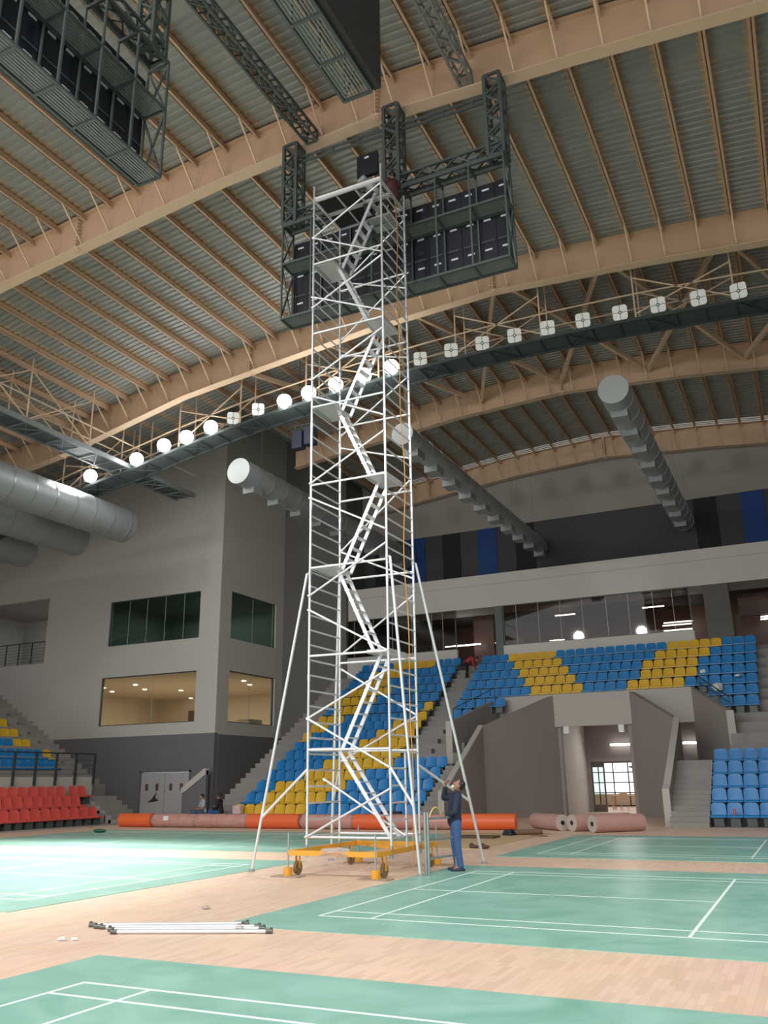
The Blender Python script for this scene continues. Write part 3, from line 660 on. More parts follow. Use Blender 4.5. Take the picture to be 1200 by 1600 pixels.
def make_flood(lit):
    root = bpy.data.objects.new('floodlight', None); COL.objects.link(root)
    def P(nm, mb, m, par=None): 
        return mb.build(nm, m, par)
    # local frame: -y is the beam direction
    body = P('housing', MB().prism(rounded_square(.24, .10), 'y', .02, .10).tube((0, .10, 0), (0, .24, 0), .12, 16, .09), DARKST if lit else mat('flood_body', (.18, .19, .19), .5), root)
    if lit:
        P('lit_lens', MB().tube((0, -.04, 0), (0, .02, 0), .31, 28, .31), LITM, root)  # disc widened so the lamp's bloom is part of its shape
    else:
        for sx in (-1, 1):
            for sz in (-1, 1):
                pts = [(x*1.0, z*1.0) for x, z in rounded_square(.265, .10)]
                q = [(max(.012, x*sx)*sx, max(.012, z*sz)*sz) for x, z in pts]
                P('lens_quarter', MB().prism(q, 'y', -.015, .02), LENSM, root)
        P('centre_cap', MB().tube((0, -.03, 0), (0, .0, 0), .065, 16), DARKST, root)
        P('centre_pin', MB().tube((0, -.04, 0), (0, -.03, 0), .03, 12), WHITEP, root)
    P('yoke', MB().bar((-.27, .08, 0), (-.27, .2, -.3), .03).bar((.27, .08, 0), (.27, .2, -.3), .03).bar((-.27, .2, -.3), (.27, .2, -.3), .04), DARKST, root)
    return root
protos = {}
cl = [i for i, f in enumerate(FL) if f[2]]; cu = [i for i, f in enumerate(FL) if not f[2]]
for i, (x, z, lit) in enumerate(FL):
    o = protos[lit] if lit in protos and False else (make_flood(lit) if lit not in protos else copy_tree(protos[lit]))
    protos.setdefault(lit, o)
    o.location = (x, 17.97, z)
    aim = V((4, -8, 6)) if not lit else V((2, -6, 4))
    dd = (aim - o.location); o.rotation_euler = (0, 0, math.atan2(dd.y, dd.x) + math.pi/2); o.rotation_euler.x = math.radians(22)
    if lit: tag(o, 'glowing white floodlight on the catwalk, %s lit one from the left' % ORD[cl.index(i)], 'floodlight', 'lit floodlights')
    else: tag(o, 'unlit white four-pane floodlight on the catwalk, %s unlit one from the left' % ORD[cu.index(i)], 'floodlight', 'unlit floodlights')
    if lit:
        lamp('floodlight_beam', 'SPOT', (x - .05, 17.6, z), 6000, (1, .99, .95), aim=(-12.5 + (x + 12)*.35, 3.4, 0), spot_size=math.radians(50), spot_blend=.9, shadow_soft_size=.3)
        lamp('floodlight_spill', 'POINT', (x, 17.6, z - .95), 60, (1, .98, .94), shadow_soft_size=.3)

# ================================================================== DUCTS
def duct(x, y0, y1, z, r, label, outlets=True, endcap=True):
    d = empty('air_duct', (x, (y0 + y1)/2, z), label, 'duct')
    MB().tube((x, y0, z), (x, y1, z), r, 32).build('duct_tube', DUCTM, d)
    y = y0 + .9
    while y < y1: MB().tube((x, y - .03, z), (x, y + .03, z), r + .015, 32).build('seam_ring', GALV, d); y += 1.2
    if endcap: MB().tube((x, y0 - .03, z), (x, y0, z), r + .012, 32).build('end_cap', mat('duct_cap', (.46, .49, .50), .5, .3), d)
    if outlets:
        y = y0 + .8
        while y < y1 - .5:
            MB().box(x - .3, x + .3, y, y + .75, z - r - .22, z - r + .18).build('air_outlet', mat('outlet_metal', (.30, .32, .33), .5, .3), d); y += 2.05
    mb = MB(); y = y0 + 1
    while y < y1:
        for s in (-1, 1): MB().bar((x + s*r*.9, y, z), (x + s*r*.9, y, zb(x) + GH - .1), .007).build('suspension_wire', DARKST, d)
        y += 4
duct(1.48, 18.75, 38.0, 15.3, .55, 'long round grey duct with square outlets, right of centre')
duct(-6.81, 18.2, 38.0, 14.95, .46, 'long round grey duct whose round end shows through the tower')
duct(-15.6, 19.4, 38.0, 15.3, .60, 'round grey duct with pale end cap in front of the left block corner')
duct(-23.6, -2, 20.9, 14.2, .86, 'largest silvery duct at the left edge, its end nearest the block wall', outlets=False, endcap=False)
duct(-27.6, -2, 21.7, 14.2, .84, 'middle of the three silvery ducts at the left edge', outlets=False, endcap=False)
duct(-32.0, -2, 22.3, 14.2, .84, 'lowest of the three silvery ducts at the left edge', outlets=False, endcap=False)
# black speaker cabinets hanging left of the tower
for dx, lb in ((0, 'left'), (.62, 'right')):
    s = empty('hanging_speaker', (-12.6 + dx, 19.7, 15.9), '%s one of two dark blue-black speaker boxes hung just left of the tower' % lb, 'speaker')
    MB().box(-12.85 + dx, -12.35 + dx, 19.5, 19.9, 15.9 + dx*.15, 16.75 + dx*.15).build('cabinet', mat('speaker_navy', (.02, .025, .045), .6), s, bevel=.02)
    MB().bar((-12.8 + dx, 19.7, 16.8), (-12.8 + dx, 19.7, 17.05), .03).bar((-12.4 + dx, 19.7, 16.8), (-12.4 + dx, 19.7, 17.05), .03).bar((-12.6 + dx, 19.7, 17.05), (-12.6 + dx, 19.7, zb(-12.6) + GH), .02).bar((-12.9 + dx, 19.7, 17.05), (-12.3 + dx, 19.7, 17.05), .04).build('hanging_bracket', DARKST, s)

# ================================================================== SEATS
def make_seat(color, nm):
    root = bpy.data.objects.new('stadium_seat', None); COL.objects.link(root)
    W = .25
    # backrest shell: rounded top, slightly curved, width tapering
    vs = []; fs = []; nx, nz = 7, 6
    for layer in (0, 1):
        for j in range(nz + 1):
            v = j/nz
            for i in range(nx + 1):
                u = -1 + 2*i/nx; wd = W*(1 - .05*v); cr = .03 if abs(u) == 1 and j == nz else 0
                vs.append((u*wd*(.93 if (j == nz and abs(u) == 1) else 1), .36 + .10*v + .03*(1 - u*u)*.8 + layer*.025, .06 + .39*v - cr + .02*(1 - u*u)*(v == 1)))
    n1 = (nx + 1)*(nz + 1)
    for L in (0, 1):
        for j in range(nz):
            for i in range(nx):
                a = L*n1 + j*(nx + 1) + i; q = (a, a + 1, a + nx + 2, a + nx + 1); fs.append(q if L else q[::-1])
    for i in range(nx):
        for j in (0, nz): a = j*(nx + 1) + i; fs.append((a, a + 1, a + 1 + n1, a + n1))
    for j in range(nz):
        for i in (0, nx): a = j*(nx + 1) + i; fs.append((a, a + nx + 1, a + nx + 1 + n1, a + n1))
    MB().add(vs, fs).build('backrest', color, root)
    MB().prism([(0, 0), (0, .05), (.03, .075), (.2, .055), (.38, .075), (.40, .03), (.38, -.01), (.03, -.015)], 'x', -W, W).build('seat_pan', color, root)
    MB().box(-.16, .16, .10, .34, -.30, -.01).build('seat_bracket', DARKST, root)
    return root
SP = {}
SEATS = []
def seat(color, loc, rz, label, group):
    q = view_px(loc)
    if q and -70 < q[0] < 1270 and -70 < q[1] < 1670: SEATS.append(((V(loc) - CAM).length, color, loc, rz, label, group))
def place_seat(color, loc, rz, label, group):
    m, nm = {'B': (BLUE, 'blue'), 'Y': (YEL, 'yellow'), 'R': (RED, 'red')}[color]
    if color not in SP: SP[color] = o = make_seat(m, nm)
    else: o = copy_tree(SP[color])
    o.location = loc; o.rotation_euler = (0, 0, rz)
    tag(o, label, 'seat', group)
    return o
LEFT = ['YYYYYYYBBBBBBBBBB', 'BBYYYYYYBBBBBBBBB', 'BBYYYYYYYBBBBBBBB', 'BBBBYYYYYYBBBBBBB', 'BBBBBYYYYYYYBBBBB', 'BBBBBBYYYYYY', 'BBBBBBBYYYYY', 'YBBBBBBBYYYY', 'YYBBBBBBBYYY', 'YYYBBBBBBBBY', 'BYYYBBBBBBBY', 'YYYYYBBBBBBB', 'BYYYYYBBBBBB', 'BBYYYBBBBBBB', 'BBYYYYBBBBBB', 'BBBBYYYYYBBB']
MID = ['BBB.....................BBB', 'BBBBB..................BBBB', 'BBBBBBBYYYYYBBBBYYYYYBBBBBB', 'BBBBBBYYYYYBBBBBBYYYYYBBBBB', 'BBBBBYYYYYBBBBBBBYYYYYBBBBB', 'BBBBYYYYYBBBBBBBBBYYYYYBBBB', 'BBBYYYYYBBBBBBBBBBBYYYYYBBB']
CN = {'B': 'blue', 'Y': 'yellow', 'R': 'red'}
for r, s in enumerate(LEFT):
    for i, c in enumerate(s):
        seat(c, (-17.3 + .525*(i + .5), K[r][0], K[r][1] + .33), 0, '%s seat behind the tower, %s row up, %s from the left' % (CN[c], ORD[r], ORD[i]), CN[c] + ' seats of the stand behind the tower')
for j, s in enumerate(MID):
    n = 0
    for i, c in enumerate(s):
        if c == '.': continue
        n += 1
        x = -9.75 + .525*(i + .5) + (.1 if j == 0 and i < 4 else 0)
        seat(c, (x, K[9 + j][0], K[9 + j][1] + .33), 0, '%s seat in upper stand above tunnel, %s row up, %s from the left' % (CN[c], ORD[j], ORD[n - 1]), CN[c] + ' seats of the stand above the tunnel')
for r in range(5):
    for i in range(6):
        seat('B', (2.69 + .525*(i + .5), K[r][0], K[r][1] + .33), 0, 'blue seat at the lower right by the stair, %s row up, %s from the stair' % (ORD[r], ORD[i]), 'blue seats of the lower right stand')
# left stand facing right
RX = [(-22.25, 0.0), (-23.02, .46), (-23.70, .86)]
terp = [(-21.95, 0), (-21.95, .03), (-22.8, .03), (-22.8, .48), (-23.6, .48), (-23.6, .88), (-24.55, .88), (-24.55, 1.45), (-24.55, 0)]
mb = MB()
for (x0, x1, z) in ((-22.95, -22.2, .05), (-23.65, -22.95, .48), (-24.6, -23.65, .88)): mb.box(x0, x1, -4, 20.4, 0, z)
for k in range(1, 14):
    mb.box(-24.8 - .82*k - .3, -24.8 - .82*(k - 1) - .3, -4, 21.2, 0, 1.55 + .49*k)
mb.box(-25.1, -24.6, -4, 21.2, 0, 1.5)
struct(mb.build('terrace_west', CONC))
struct(MB().box(-24.75, -24.55, -4, 21.15, .86, 2.07).build('wall_parapet_west', FASC))
mb = MB()
for k in range(6): mb.box(-22.7 - .35*k, -22.2 - .35*k, 20.4, 22.2, 0, .2*(k + 1))
for k in range(24): mb.box(-25.1 - .41*(k + 1), -25.1 - .41*k, 21.2, 22.6, 0, 1.75 + .245*k)
struct(mb.build('stair_west', CONC))
PR = ['front', 'middle', 'back']
for r, (x, z) in enumerate(RX):
    for i in range(15):
        ye = (19.62, 19.35, 20.35)[r]
        if r == 2 and i == 2: continue
        y = ye - .265 - .53*i + (-.0 if not (r == 2 and i > 2) else .33)
        seat('R', (x - .0, y, z + .34), math.pi/2, 'red seat at the far left, %s red row, %s from its right end' % (PR[r], ORD[i if not (r == 2 and i > 2) else i - 1]), 'red seats at the far left')
WB = [('BBBBBBBBBBBB', -25.85, 2.42, 20.45), ('YBBBBBBBBBBB', -26.7, 2.9, 20.9), ('YYBBBBBBBBB', -27.6, 3.4, 20.4), ('YYYBBBBBB', -28.45, 3.92, 20.35), ('YYYYBBB', -29.35, 4.44, 20.4)]
for r, (s, x, z, ye) in enumerate(WB):
    for i, c in enumerate(s):
        seat(c, (x, ye - .265 - .53*i, z), math.pi/2, '%s seat at far left above railing, %s row up, %s from its right end' % (CN[c], ORD[r], ORD[i]), CN[c] + ' seats at the far left above the railing')
SEATS.sort(key=lambda q: q[0])
for q in SEATS[:300]: place_seat(*q[1:])
far = SEATS[300:]
if far:
    vs = []; fs = []; mi = []; MI = {'B': 0, 'Y': 1, 'R': 2}
    for _, c, loc, rz, _l, _g in far:
        ca, sa = math.cos(rz), math.sin(rz)
        for ch in SP['B'].children:
            k = 3 if ch.name.startswith('seat_bracket') else MI[c]; n0 = len(vs)
            vs += [(loc[0] + v.co.x*ca - v.co.y*sa, loc[1] + v.co.x*sa + v.co.y*ca, loc[2] + v.co.z) for v in ch.data.vertices]
            for p in ch.data.polygons: fs.append(tuple(i + n0 for i in p.vertices)); mi.append(k)
    me = bpy.data.meshes.new('stadium_seats_far'); me.from_pydata(vs, [], fs)
    for m in (BLUE, YEL, RED, DARKST): me.materials.append(m)
    for p, k in zip(me.polygons, mi): p.material_index = k
    o = bpy.data.objects.new('stadium_seat_mass', me); COL.objects.link(o); o['kind'] = 'stuff'; tag(o, 'farther blue and yellow seats filling the upper rows of the stands', 'seats')
rl = empty('parapet_railing', (-24.4, 16, 1.7), 'black metal railing above the red seats at the far left', 'railing')
MB().bar((-24.5, 2, 3.1), (-24.5, 21.15, 3.1), .06).build('top_rail', RAILM, rl)
mb = MB()
for z in (2.2, 2.4, 2.6, 2.8): mb.bar((-24.5, 2, z), (-24.5, 21.15, z), .012)
mb.build('wire', RAILM, rl)
for i in range(14): MB().box(-24.54, -24.44, 21.12 - 1.17*i - .035, 21.12 - 1.17*i + .035, 1.72, 3.1).build('post', RAILM, rl)
# rail on the right outer parapet
rl = empty('stair_railing', (2.4, 29.6, 4.9), 'thin dark sloping handrail right of the tunnel, beside the blue seats', 'railing')
a, b = V((1.95, 30.9, 5.45)), V((3.35, 28.2, 4.27))
MB().bar(a + V((0, 0, .55)), b + V((0, 0, .55)), .04).bar(a + V((0, 0, .3)), b + V((0, 0, .3)), .025).build('rail', RAILM, rl)
for t in (0, .33, .66, 1): q = a.lerp(b, t); MB().bar(q, q + V((0, 0, .56)), .04).build('post', RAILM, rl)
rl = empty('stair_railing', (-8.6, 29.6, 4.9), 'thin dark sloping handrail left of the tunnel, beside the blue seats', 'railing')
a, b = V((-7.8, 30.9, 5.5)), V((-8.6, 27.2, 4.3))
MB().bar(a + V((0, 0, .55)), b + V((0, 0, .55)), .03).build('rail', RAILM, rl)
for t in (0, .5, 1): q = a.lerp(b, t); MB().bar(q, q + V((0, 0, .56)), .03).build('post', RAILM, rl)

# ================================================================== COURT MATS
def court(x0, y0, mx0, mx1, my0, my1, label):
    c = MB().box(mx0, mx1, my0, my1, 0, .008).build('court_mat', COURTM); tag(c, label, 'court mat')
    mb = MB(); z0, z1 = .0082, .0095; W = .04; L = 13.4; H = 6.1
    for y in (0, .46, H - .46, H): mb.box(x0, x0 + L, y0 + min(y, H - W), y0 + min(y, H - W) + W, z0, z1)
    for x in (0, .76, 4.68, L - 4.72, L - .76 - W, L - W): mb.box(x0 + x, x0 + x + W, y0, y0 + H, z0 + .0002, z1 + .0002)
    for a, b in ((0, 4.72), (L - 4.72, L)): mb.box(x0 + a, x0 + b, y0 + H/2 - W/2, y0 + H/2 + W/2, z0 + .0004, z1 + .0004)
    mb.build('court_line', WHITEL, c)
court(0, 0, -.78, 14.2, -1.05, 7.1, 'green court mat with white lines at right, the standing man at its corner')
court(0, -10.27, -.8, 14.2, -11.3, -3.15, 'nearest green court mat, along the bottom edge')
court(0, 10.2, -.75, 14.2, 9.35, 17.3, 'far right green court mat in front of the tunnel')
court(-18.55, -.15, -19.4, -4.36, -1.2, 7.0, 'brightly lit green court mat left of the tower')
court(-18.55, 9.95, -19.4, -4.36, 9.05, 16.9, 'far left green court mat in front of the wrapped rolls')

# ================================================================== SCAFFOLD TOWER
AX, CXX, NY, FY = -3.04, -1.19, 4.80, 6.14
T = empty('scaffold_tower', (-2.1, 5.45, 0), 'tall white aluminium scaffold tower on a yellow wheeled base', 'scaffold tower')
LV = [2.32 + 1.9*k for k in range(8)]   # platform levels
PT = {'A': (AX, NY), 'B': (AX, FY), 'C': (CXX, NY), 'D': (CXX, FY)}
for k, (x, y) in PT.items():
    mb = MB().tube((x, y, .38), (x, y, 15.97), .026, 12)
    for z in LV: mb.tube((x, y, z - .5), (x, y, z - .38), .031, 12)
    mb.build('post', ALU, T)
zr = .66; R = []
while zr < 15.8: R.append(zr); zr += 1.9/6
for x in (AX, CXX):
    for z in R:
        y1 = FY
        if x == CXX and .7 < z < 2.2: y1 = NY + .70
        MB().tube((x, NY, z), (x, y1, z), .019, 8).build('rung', ALU, T)
MB().tube((CXX, NY + .70, .4), (CXX, NY + .70, 2.3), .022, 10).build('short_post', ALU, T)
for y in (NY, FY):
    MB().tube((AX, y, .66), (CXX, y, .66), .026, 10).build('base_ledger', ALU, T)
    for z in LV: MB().tube((AX + .02, y, z), (CXX - .02, y, z - .02), .024, 10).build('ledger', ALU, T)
def dg(y, x0, z0, x1, z1):
    MB().tube((x0, y, z0), (x1, y, z1), .022, 10).tube((x0 - .02, y, z0), (x0 + .06*(1 if x1 > x0 else -1), y, z0 + .06*(z1 - z0)/abs(x1 - x0)), .03, 8).build('diagonal_brace', ALU, T)
n_, f__ = NY - .035, FY + .035
for y, a, b in ((n_, .66, 1.55), (n_, 2.94, 1.95), (n_, 2.94, 3.82), (n_, 5.2, 4.2), (n_, 5.5, 6.45), (n_, 7.72, 6.75), (n_, 8.05, 8.98), (n_, 10.2, 9.35), (n_, 10.6, 11.5), (n_, 12.8, 11.95), (n_, 12.5, 13.4), (n_, 14.45, 13.5), (n_, 14.45, 15.4)):
    dg(y, AX, a, CXX, b)
for y, a, b in ((f__, 2.1, 3.0), (f__, 4.1, 3.0), (f__, 4.4, 5.6), (f__, 6.8, 5.95), (f__, 6.8, 8.3), (f__, 9.4, 8.8), (f__, 9.7, 10.9), (f__, 11.9, 11.4), (f__, 12.3, 13.7), (f__, 14.0, 13.3), (f__, 13.9, 15.3), (f__, 15.9, 15.4)):
    dg(y, AX, a, CXX, b)
dg((NY + FY)/2, AX, 1.75, CXX, .66)
# stair ladders
def ladder(x0, z0, x1, z1, ya, yb):
    l = MB()
    for y in (ya, yb): l.bar((x0, y, z0), (x1, y, z1), .03, .075)
    l = l.build('stair_ladder', ALU, T)
    n = 8
    for i in range(1, n): t = i/n; MB().box(x0 + (x1 - x0)*t - .06, x0 + (x1 - x0)*t + .06, ya, yb, z0 + (z1 - z0)*t - .012, z0 + (z1 - z0)*t + .012).build('step', ALU, l)
left, right = AX + .52, CXX - .5
ladder(-1.35, .62, left, LV[0], 5.15, 5.55)
for k in range(7):
    a, b = (left, right + .1) if k % 2 == 0 else (right, left - .05)
    ladder(a, LV[k], b, LV[k + 1], *((5.3, 5.7) if k % 2 == 0 else (5.2, 5.6)))
# landings
def landing(x0, x1, z, y0=NY + .06, y1=NY + .86):
    p = MB().box(x0, x1, y0, y1, z - .015, z + .02).bar((x0, y0, z), (x1, y0, z), .04, .07).bar((x0, y1, z), (x1, y1, z), .04, .07).bar((x0, y0, z), (x0, y1, z), .04, .07).bar((x1, y0, z), (x1, y1, z), .04, .07)
    mb = MB()
    p.build('landing', mat('landing_alu', (.5, .51, .52), .45, .4), T)
landing(AX + .02, left, LV[0]);
for k in range(1, 7): landing(*((right, CXX - .02) if k % 2 else (AX + .02, left)), LV[k])
# top deck: two long plates with cross members
for i, (y0, y1) in enumerate(((NY + .03, NY + .62), (NY + .68, FY - .03))):
    x1 = AX + 1.12
    MB().box(AX + .04, x1, y0, y1, 15.56, 15.58).build('deck_plate', mat('deck_black', (.008, .009, .010), .8), T)
    mb = MB()
    for y in (y0, y1): mb.bar((AX + .02, y, 15.56), (CXX - .02, y, 15.56), .04, .08)
    for x in (AX + .04, AX + .6, x1, CXX - .04): mb.bar((x, y0, 15.55), (x, y1, 15.55), .035, .06)
    mb.build('deck_frame', ALU, T)
MB().tube((AX, FY, 15.9), (CXX, FY, 15.9), .02, 8).build('guard_rail', ALU, T)
# outriggers
def outrigger(post, top, foot, bz, fr):
    t = V((post[0], post[1], top)); f = V(foot)
    d = (f - t).normalized(); st = t + V((d.x, d.y, 0)).normalized()*.07
    o = MB().tube(st, f, .03, 12).build('outrigger', ALU, T)
    MB().tube(t, st, .022, 8).tube(t - V((0, 0, .05)), t + V((0, 0, .05)), .04, 8).build('clamp', GALV, o)
    MB().tube(f, f + V((0, 0, .05)), .075, 14, .05).build('foot_pad', mat('rubber_grey', (.25, .25, .26), .7), o)
    p = V((post[0], post[1], bz)); m = st.lerp(f, fr); MB().tube(p, m, .028, 12).build('outrigger_strut', ALU, o)
outrigger(PT['A'], 6.0, (-4.26, 4.7, 0), 1.95, .83)
outrigger(PT['C'], 6.15, (-.64, 4.86, 0), 1.95, .80)
outrigger(PT['D'], 6.3, (-.35, 7.55, 0), 2.0, .80)
outrigger(PT['B'], 6.2, (-3.95, 7.4, 0), 2.0, .80)
# yellow base
Bm = MB(); y0, y1 = 4.12, 7.0; z = .42
for x in (AX, CXX): Bm.bar((x, y0, z), (x, y1, z), .06, .09)
for y in (y0 + .02, y1 - .1): Bm.bar((AX, y, z), (CXX, y, z), .06, .09)
Bm.bar((AX, y1 - .1, z), (CXX, NY + .6, z), .05, .07)
base = Bm.build('base_frame', YFRAME, T)
for x in (AX, CXX):
    for y in (y0, y1):
        jx = x; j = MB().tube((jx, y, .1), (jx, y, .78), .017, 8).build('jack_screw', GALV, base)
        MB().tube((jx, y, 0.02), (jx, y, .16), .085, 14).build('jack_foot', YFRAME, base)
        MB().box(jx - .3, jx + .3, y - .16, y + .16, 0, .02).build('base_board', mat('pad_board', (.33, .24, .18), .8), base)
        yy = y + (.35 if y == y0 else -.35)
        c = MB().tube((jx - .025, yy, .13), (jx + .025, yy, .13), .12, 22).build('caster_wheel', mat('wheel_yellow', (.62, .38, .08), .5), base)
        MB().tube((jx - .03, yy, .13), (jx + .03, yy, .13), .125, 22, .125).tube((jx - .035, yy, .13), (jx + .035, yy, .13), .03, 10).build('tyre', mat('dark_tyre', (.20, .13, .06), .6), c)
        MB().box(jx - .045, jx - .033, yy - .03, yy + .03, .12, .38).box(jx + .033, jx + .045, yy - .03, yy + .03, .12, .38).build('caster_fork', YFRAME, c)
    for y in (NY, FY): MB().tube((x, y, .3), (x, y, .52), .033, 10).build('post_socket', GALV, base)
tag(MB().add([(-2.4, 4.1, .36), (-2.0, 4.08, .34), (-1.75, 4.1, .38), (-1.75, 4.2, .50), (-2.0, 4.22, .53), (-2.35, 4.18, .5), (-2.2, 4.05, .43), (-1.9, 4.04, .45)], [(0, 1, 7, 6), (1, 2, 3, 7), (7, 3, 4), (6, 7, 4, 5), (0, 6, 5), (0, 5, 4, 3, 2, 1)]).build('plastic_sheet', WRAP), 'crumpled clear plastic tied on the front beam of the yellow base', 'plastic')
# rope
pts = []
for i in range(60):
    zz = 15.4 - 15.3*i/59; pts.append((-1.17 + .05*math.sin(i*.5)*.5 + (.12*(i/59)), 5.55 + .04*math.sin(i*.3), zz))
tag(MB().path(pts, .011, 6).build('hoist_rope', ROPE), 'thin orange rope hanging down the right side of the tower', 'rope')

# scaffold end frame held upright beside the man
F = empty('scaffold_ladder', (-.4, 4.95, 0), 'upright spare aluminium scaffold ladder section at the hand of the standing man', 'scaffold ladder')
P0, P1 = V((-.58, 4.95, 0)), V((-.60, 6.1, 0))
P0 = V((-.57, 4.98, 0)); P1 = V((.28, 5.45, 0)); P1 = V((-.36, 6.0, 0))
for i, p in enumerate((P0, P0 + V((.045, .03, 0)), P1)):
    MB().tube(p + V((0, 0, .01)), p + V((0, 0, 1.12 if i < 2 else .95)), .026, 12).build('upright', GALV, F)
for z in (.30, .62, 1.0): MB().tube(P0 + V((.04, .03, z)), P1 + V((0, 0, z)), .022, 10).build('crossbar', GALV, F)

# loose bundle of tubes on the wooden floor
rng = random.Random(3)
bl = [((-2.33, -1.72), (-.12, -1.02)), ((-2.22, -1.66), (-.02, -.92)), ((-2.1, -1.82), (.12, -1.10)), ((-1.95, -1.9), (.17, -1.22)), ((-2.0, -1.74), (.05, -1.02)), ((-1.78, -1.96), (.12, -1.32)), ((-2.28, -1.6), (-.3, -.98))]
bl = [((-2.26, -1.76), (-0.44, -0.98)), ((-2.11, -1.83), (-0.41, -1.12)), ((-2.01, -1.84), (-0.17, -1.11)), ((-1.78, -1.94), (-0.04, -1.21)), ((-1.62, -2.07), (0.16, -1.36))]
for i, (a, b) in enumerate(bl):
    p = empty('scaffold_tube', ((a[0] + b[0])/2, (a[1] + b[1])/2, 0), 'silver scaffold tube lying on the wood floor, %s of the bundle from the front' % ORD[4 - i], 'tube', 'bundle of scaffold tubes')
    z = .027
    MB().tube((*a, z), (*b, z), .022, 12).build('pipe', ALU, p)
    for q, s in ((a, 1), (b, -1)):
        d = V((b[0] - a[0], b[1] - a[1], 0)).normalized()*s
        MB().tube(V((*q, z)) - d*.02, V((*q, z)) + d*.06, .0268, 10).box(q[0] - .014, q[0] + .014, q[1] - .014, q[1] + .014, z, z + .04).build('end_coupler', mat('dark_coupler', (.14, .14, .13), .5, .5), p)

# ================================================================== ROLLS AND DEBRIS
def roll(a, b, r, m, label, wrap=False, core=False):
    a = V((*a, r)); b = V((*b, r)); d = (b - a).normalized()
    e = empty('floor_roll', ((a.x + b.x)/2, (a.y + b.y)/2, 0), label, 'roll')
    MB().tube(a, b, r*.93 if wrap else r, 28).build('rolled_sheet', m, e)
    if wrap:
        mb = MB(); n = 14; Rn = 20; vs = []; fs = []; up = V((0, 0, 1)); sd = d.cross(up)
        for i in range(n + 1):
            c = (a - d*.18).lerp(b + d*.18, i/n); rr = r*(.98 if 0 < i < n else .6)
            for k in range(Rn):
                t = 2*math.pi*k/Rn; q = rr*(1 + rng.uniform(-.035, .015)); p3 = c + sd*math.cos(t)*q + up*math.sin(t)*q; vs.append((p3.x, p3.y, max(.003, p3.z)))
        for i in range(n):
            for k in range(Rn): fs.append((i*Rn + k, (i + 1)*Rn + k, (i + 1)*Rn + (k + 1) % Rn, i*Rn + (k + 1) % Rn))
        mb.add(vs, fs, True).build('plastic_wrap', WRAP, e)
    if core:
        MB().tube(a - d*.012, a - d*.002, r*.99, 24).build('end_face', CARD, e); MB().tube(a - d*.02, a - d*.005, r*.28, 16).build('core_hole', BLACK, e)
    return e
rl_ = [((-20.6, 18.95), (-18.9, 18.95), 0, 'orange roll, furthest left of the line of rolls by the wrapped door'), ((-18.75, 18.93), (-16.75, 18.93), 1, 'plastic-wrapped orange roll with a white tag, in front of the double door'), ((-16.6, 18.93), (-14.2, 18.93), 1, 'loosely wrapped orange roll in front of the two seated people'), ((-14.1, 18.93), (-11.75, 18.93), 0, 'bare bright orange roll just left of the tower'), ((-11.6, 18.93), (-9.5, 18.93), 1, 'wrapped roll seen through the left half of the tower'), ((-9.4, 18.93), (-8.1, 18.93), 0, 'bare orange roll seen through the middle of the tower'), ((-8.0, 19.1), (-5.6, 19.35), 1, 'wrapped pinkish roll behind the right side of the tower'), ((-5.4, 19.4), (-3.45, 19.6), 0, 'bare orange roll behind the standing man, furthest right of its line')]
for a, b, wr, lb in rl_: roll(a, b, .27, ORANGE, lb, wrap=bool(wr))
tag(MB().box(-18.15, -17.9, 18.66, 18.69, .28, .45).build('paper_tag', WHITEP), 'white paper tag on the wrapped roll by the double door', 'tag')
roll((-1.75, 19.35), (-3.1, 20.8), .26, PINK, 'pink wrapped roll, leftmost of the three at the tunnel mouth', core=True)
roll((-1.35, 19.05), (-1.35 + 1.5, 20.9), .27, PINK, 'pink wrapped roll, middle of the three at the tunnel mouth', core=True)
roll((-.55, 18.5), (.75, 19.9), .27, PINK, 'pink wrapped roll, rightmost of the three at the tunnel mouth', core=True)
tag(MB().box(-8.2, -4.6, 21.6, 22.3, .1, .42).build('grey_slab', mat('slab_grey', (.16, .17, .165), .8), bevel=.02), 'long grey slab lying behind the orange roll', 'slab')
tag(MB().prism([(-3.6, 11.2), (-1.75, 11.2), (-1.75, 17.9), (-5.2, 17.9)], 'z', 0, .012).build('tan_sheet', mat('tan_underlay', (.50, .36, .20), .7, noise=.08)), 'tan underlay sheet spread on the floor right of the man', 'sheet')
tag(MB().box(-3.9, -2.7, 14.9, 15.6, .015, .07).build('dark_board', mat('dark_board', (.10, .055, .03), .7)), 'flat dark brown board on the tan sheet', 'board')
tag(MB().tube((-2.75, 16.6, .09), (-1.85, 17.2, .09), .08, 12).build('brown_tube', mat('brown_tube', (.16, .09, .05), .7)), 'brown rolled tube lying on the tan sheet', 'tube')
tag(MB().add([(-2.95, 16.45, .012), (-2.6, 16.35, .012), (-2.5, 16.7, .012), (-2.85, 16.8, .012), (-2.9, 16.5, .17), (-2.62, 16.45, .2), (-2.58, 16.65, .18), (-2.82, 16.7, .2)], [(0, 3, 2, 1), (4, 5, 6, 7), (0, 1, 5, 4), (1, 2, 6, 5), (2, 3, 7, 6), (3, 0, 4, 7)]).build('black_bag', BLACK, bevel=.04), 'small black bag at the end of the brown tube', 'bag')
for dx, lb in ((0, 'left'), (.3, 'right')):
    s = empty('work_shoe', (-2.0 + dx, 11.4, 0), '%s of two brown shoes on the floor by the outrigger foot' % lb, 'shoe')
    MB().sphere((-2.0 + dx, 11.4, .05), .13, .07, .05).sphere((-2.06 + dx, 11.4, .09), .06, .055, .05).build('upper', mat('brown_leather', (.08, .04, .025), .6), s)
    MB().prism(rounded_square(.12, .06), 'z', 0, .018).build('sole', BLACK, s).location = (-.0, 0, 0)
    s.children[1].data.transform(Matrix.Translation((dx*0 - 0, 0, 0)))
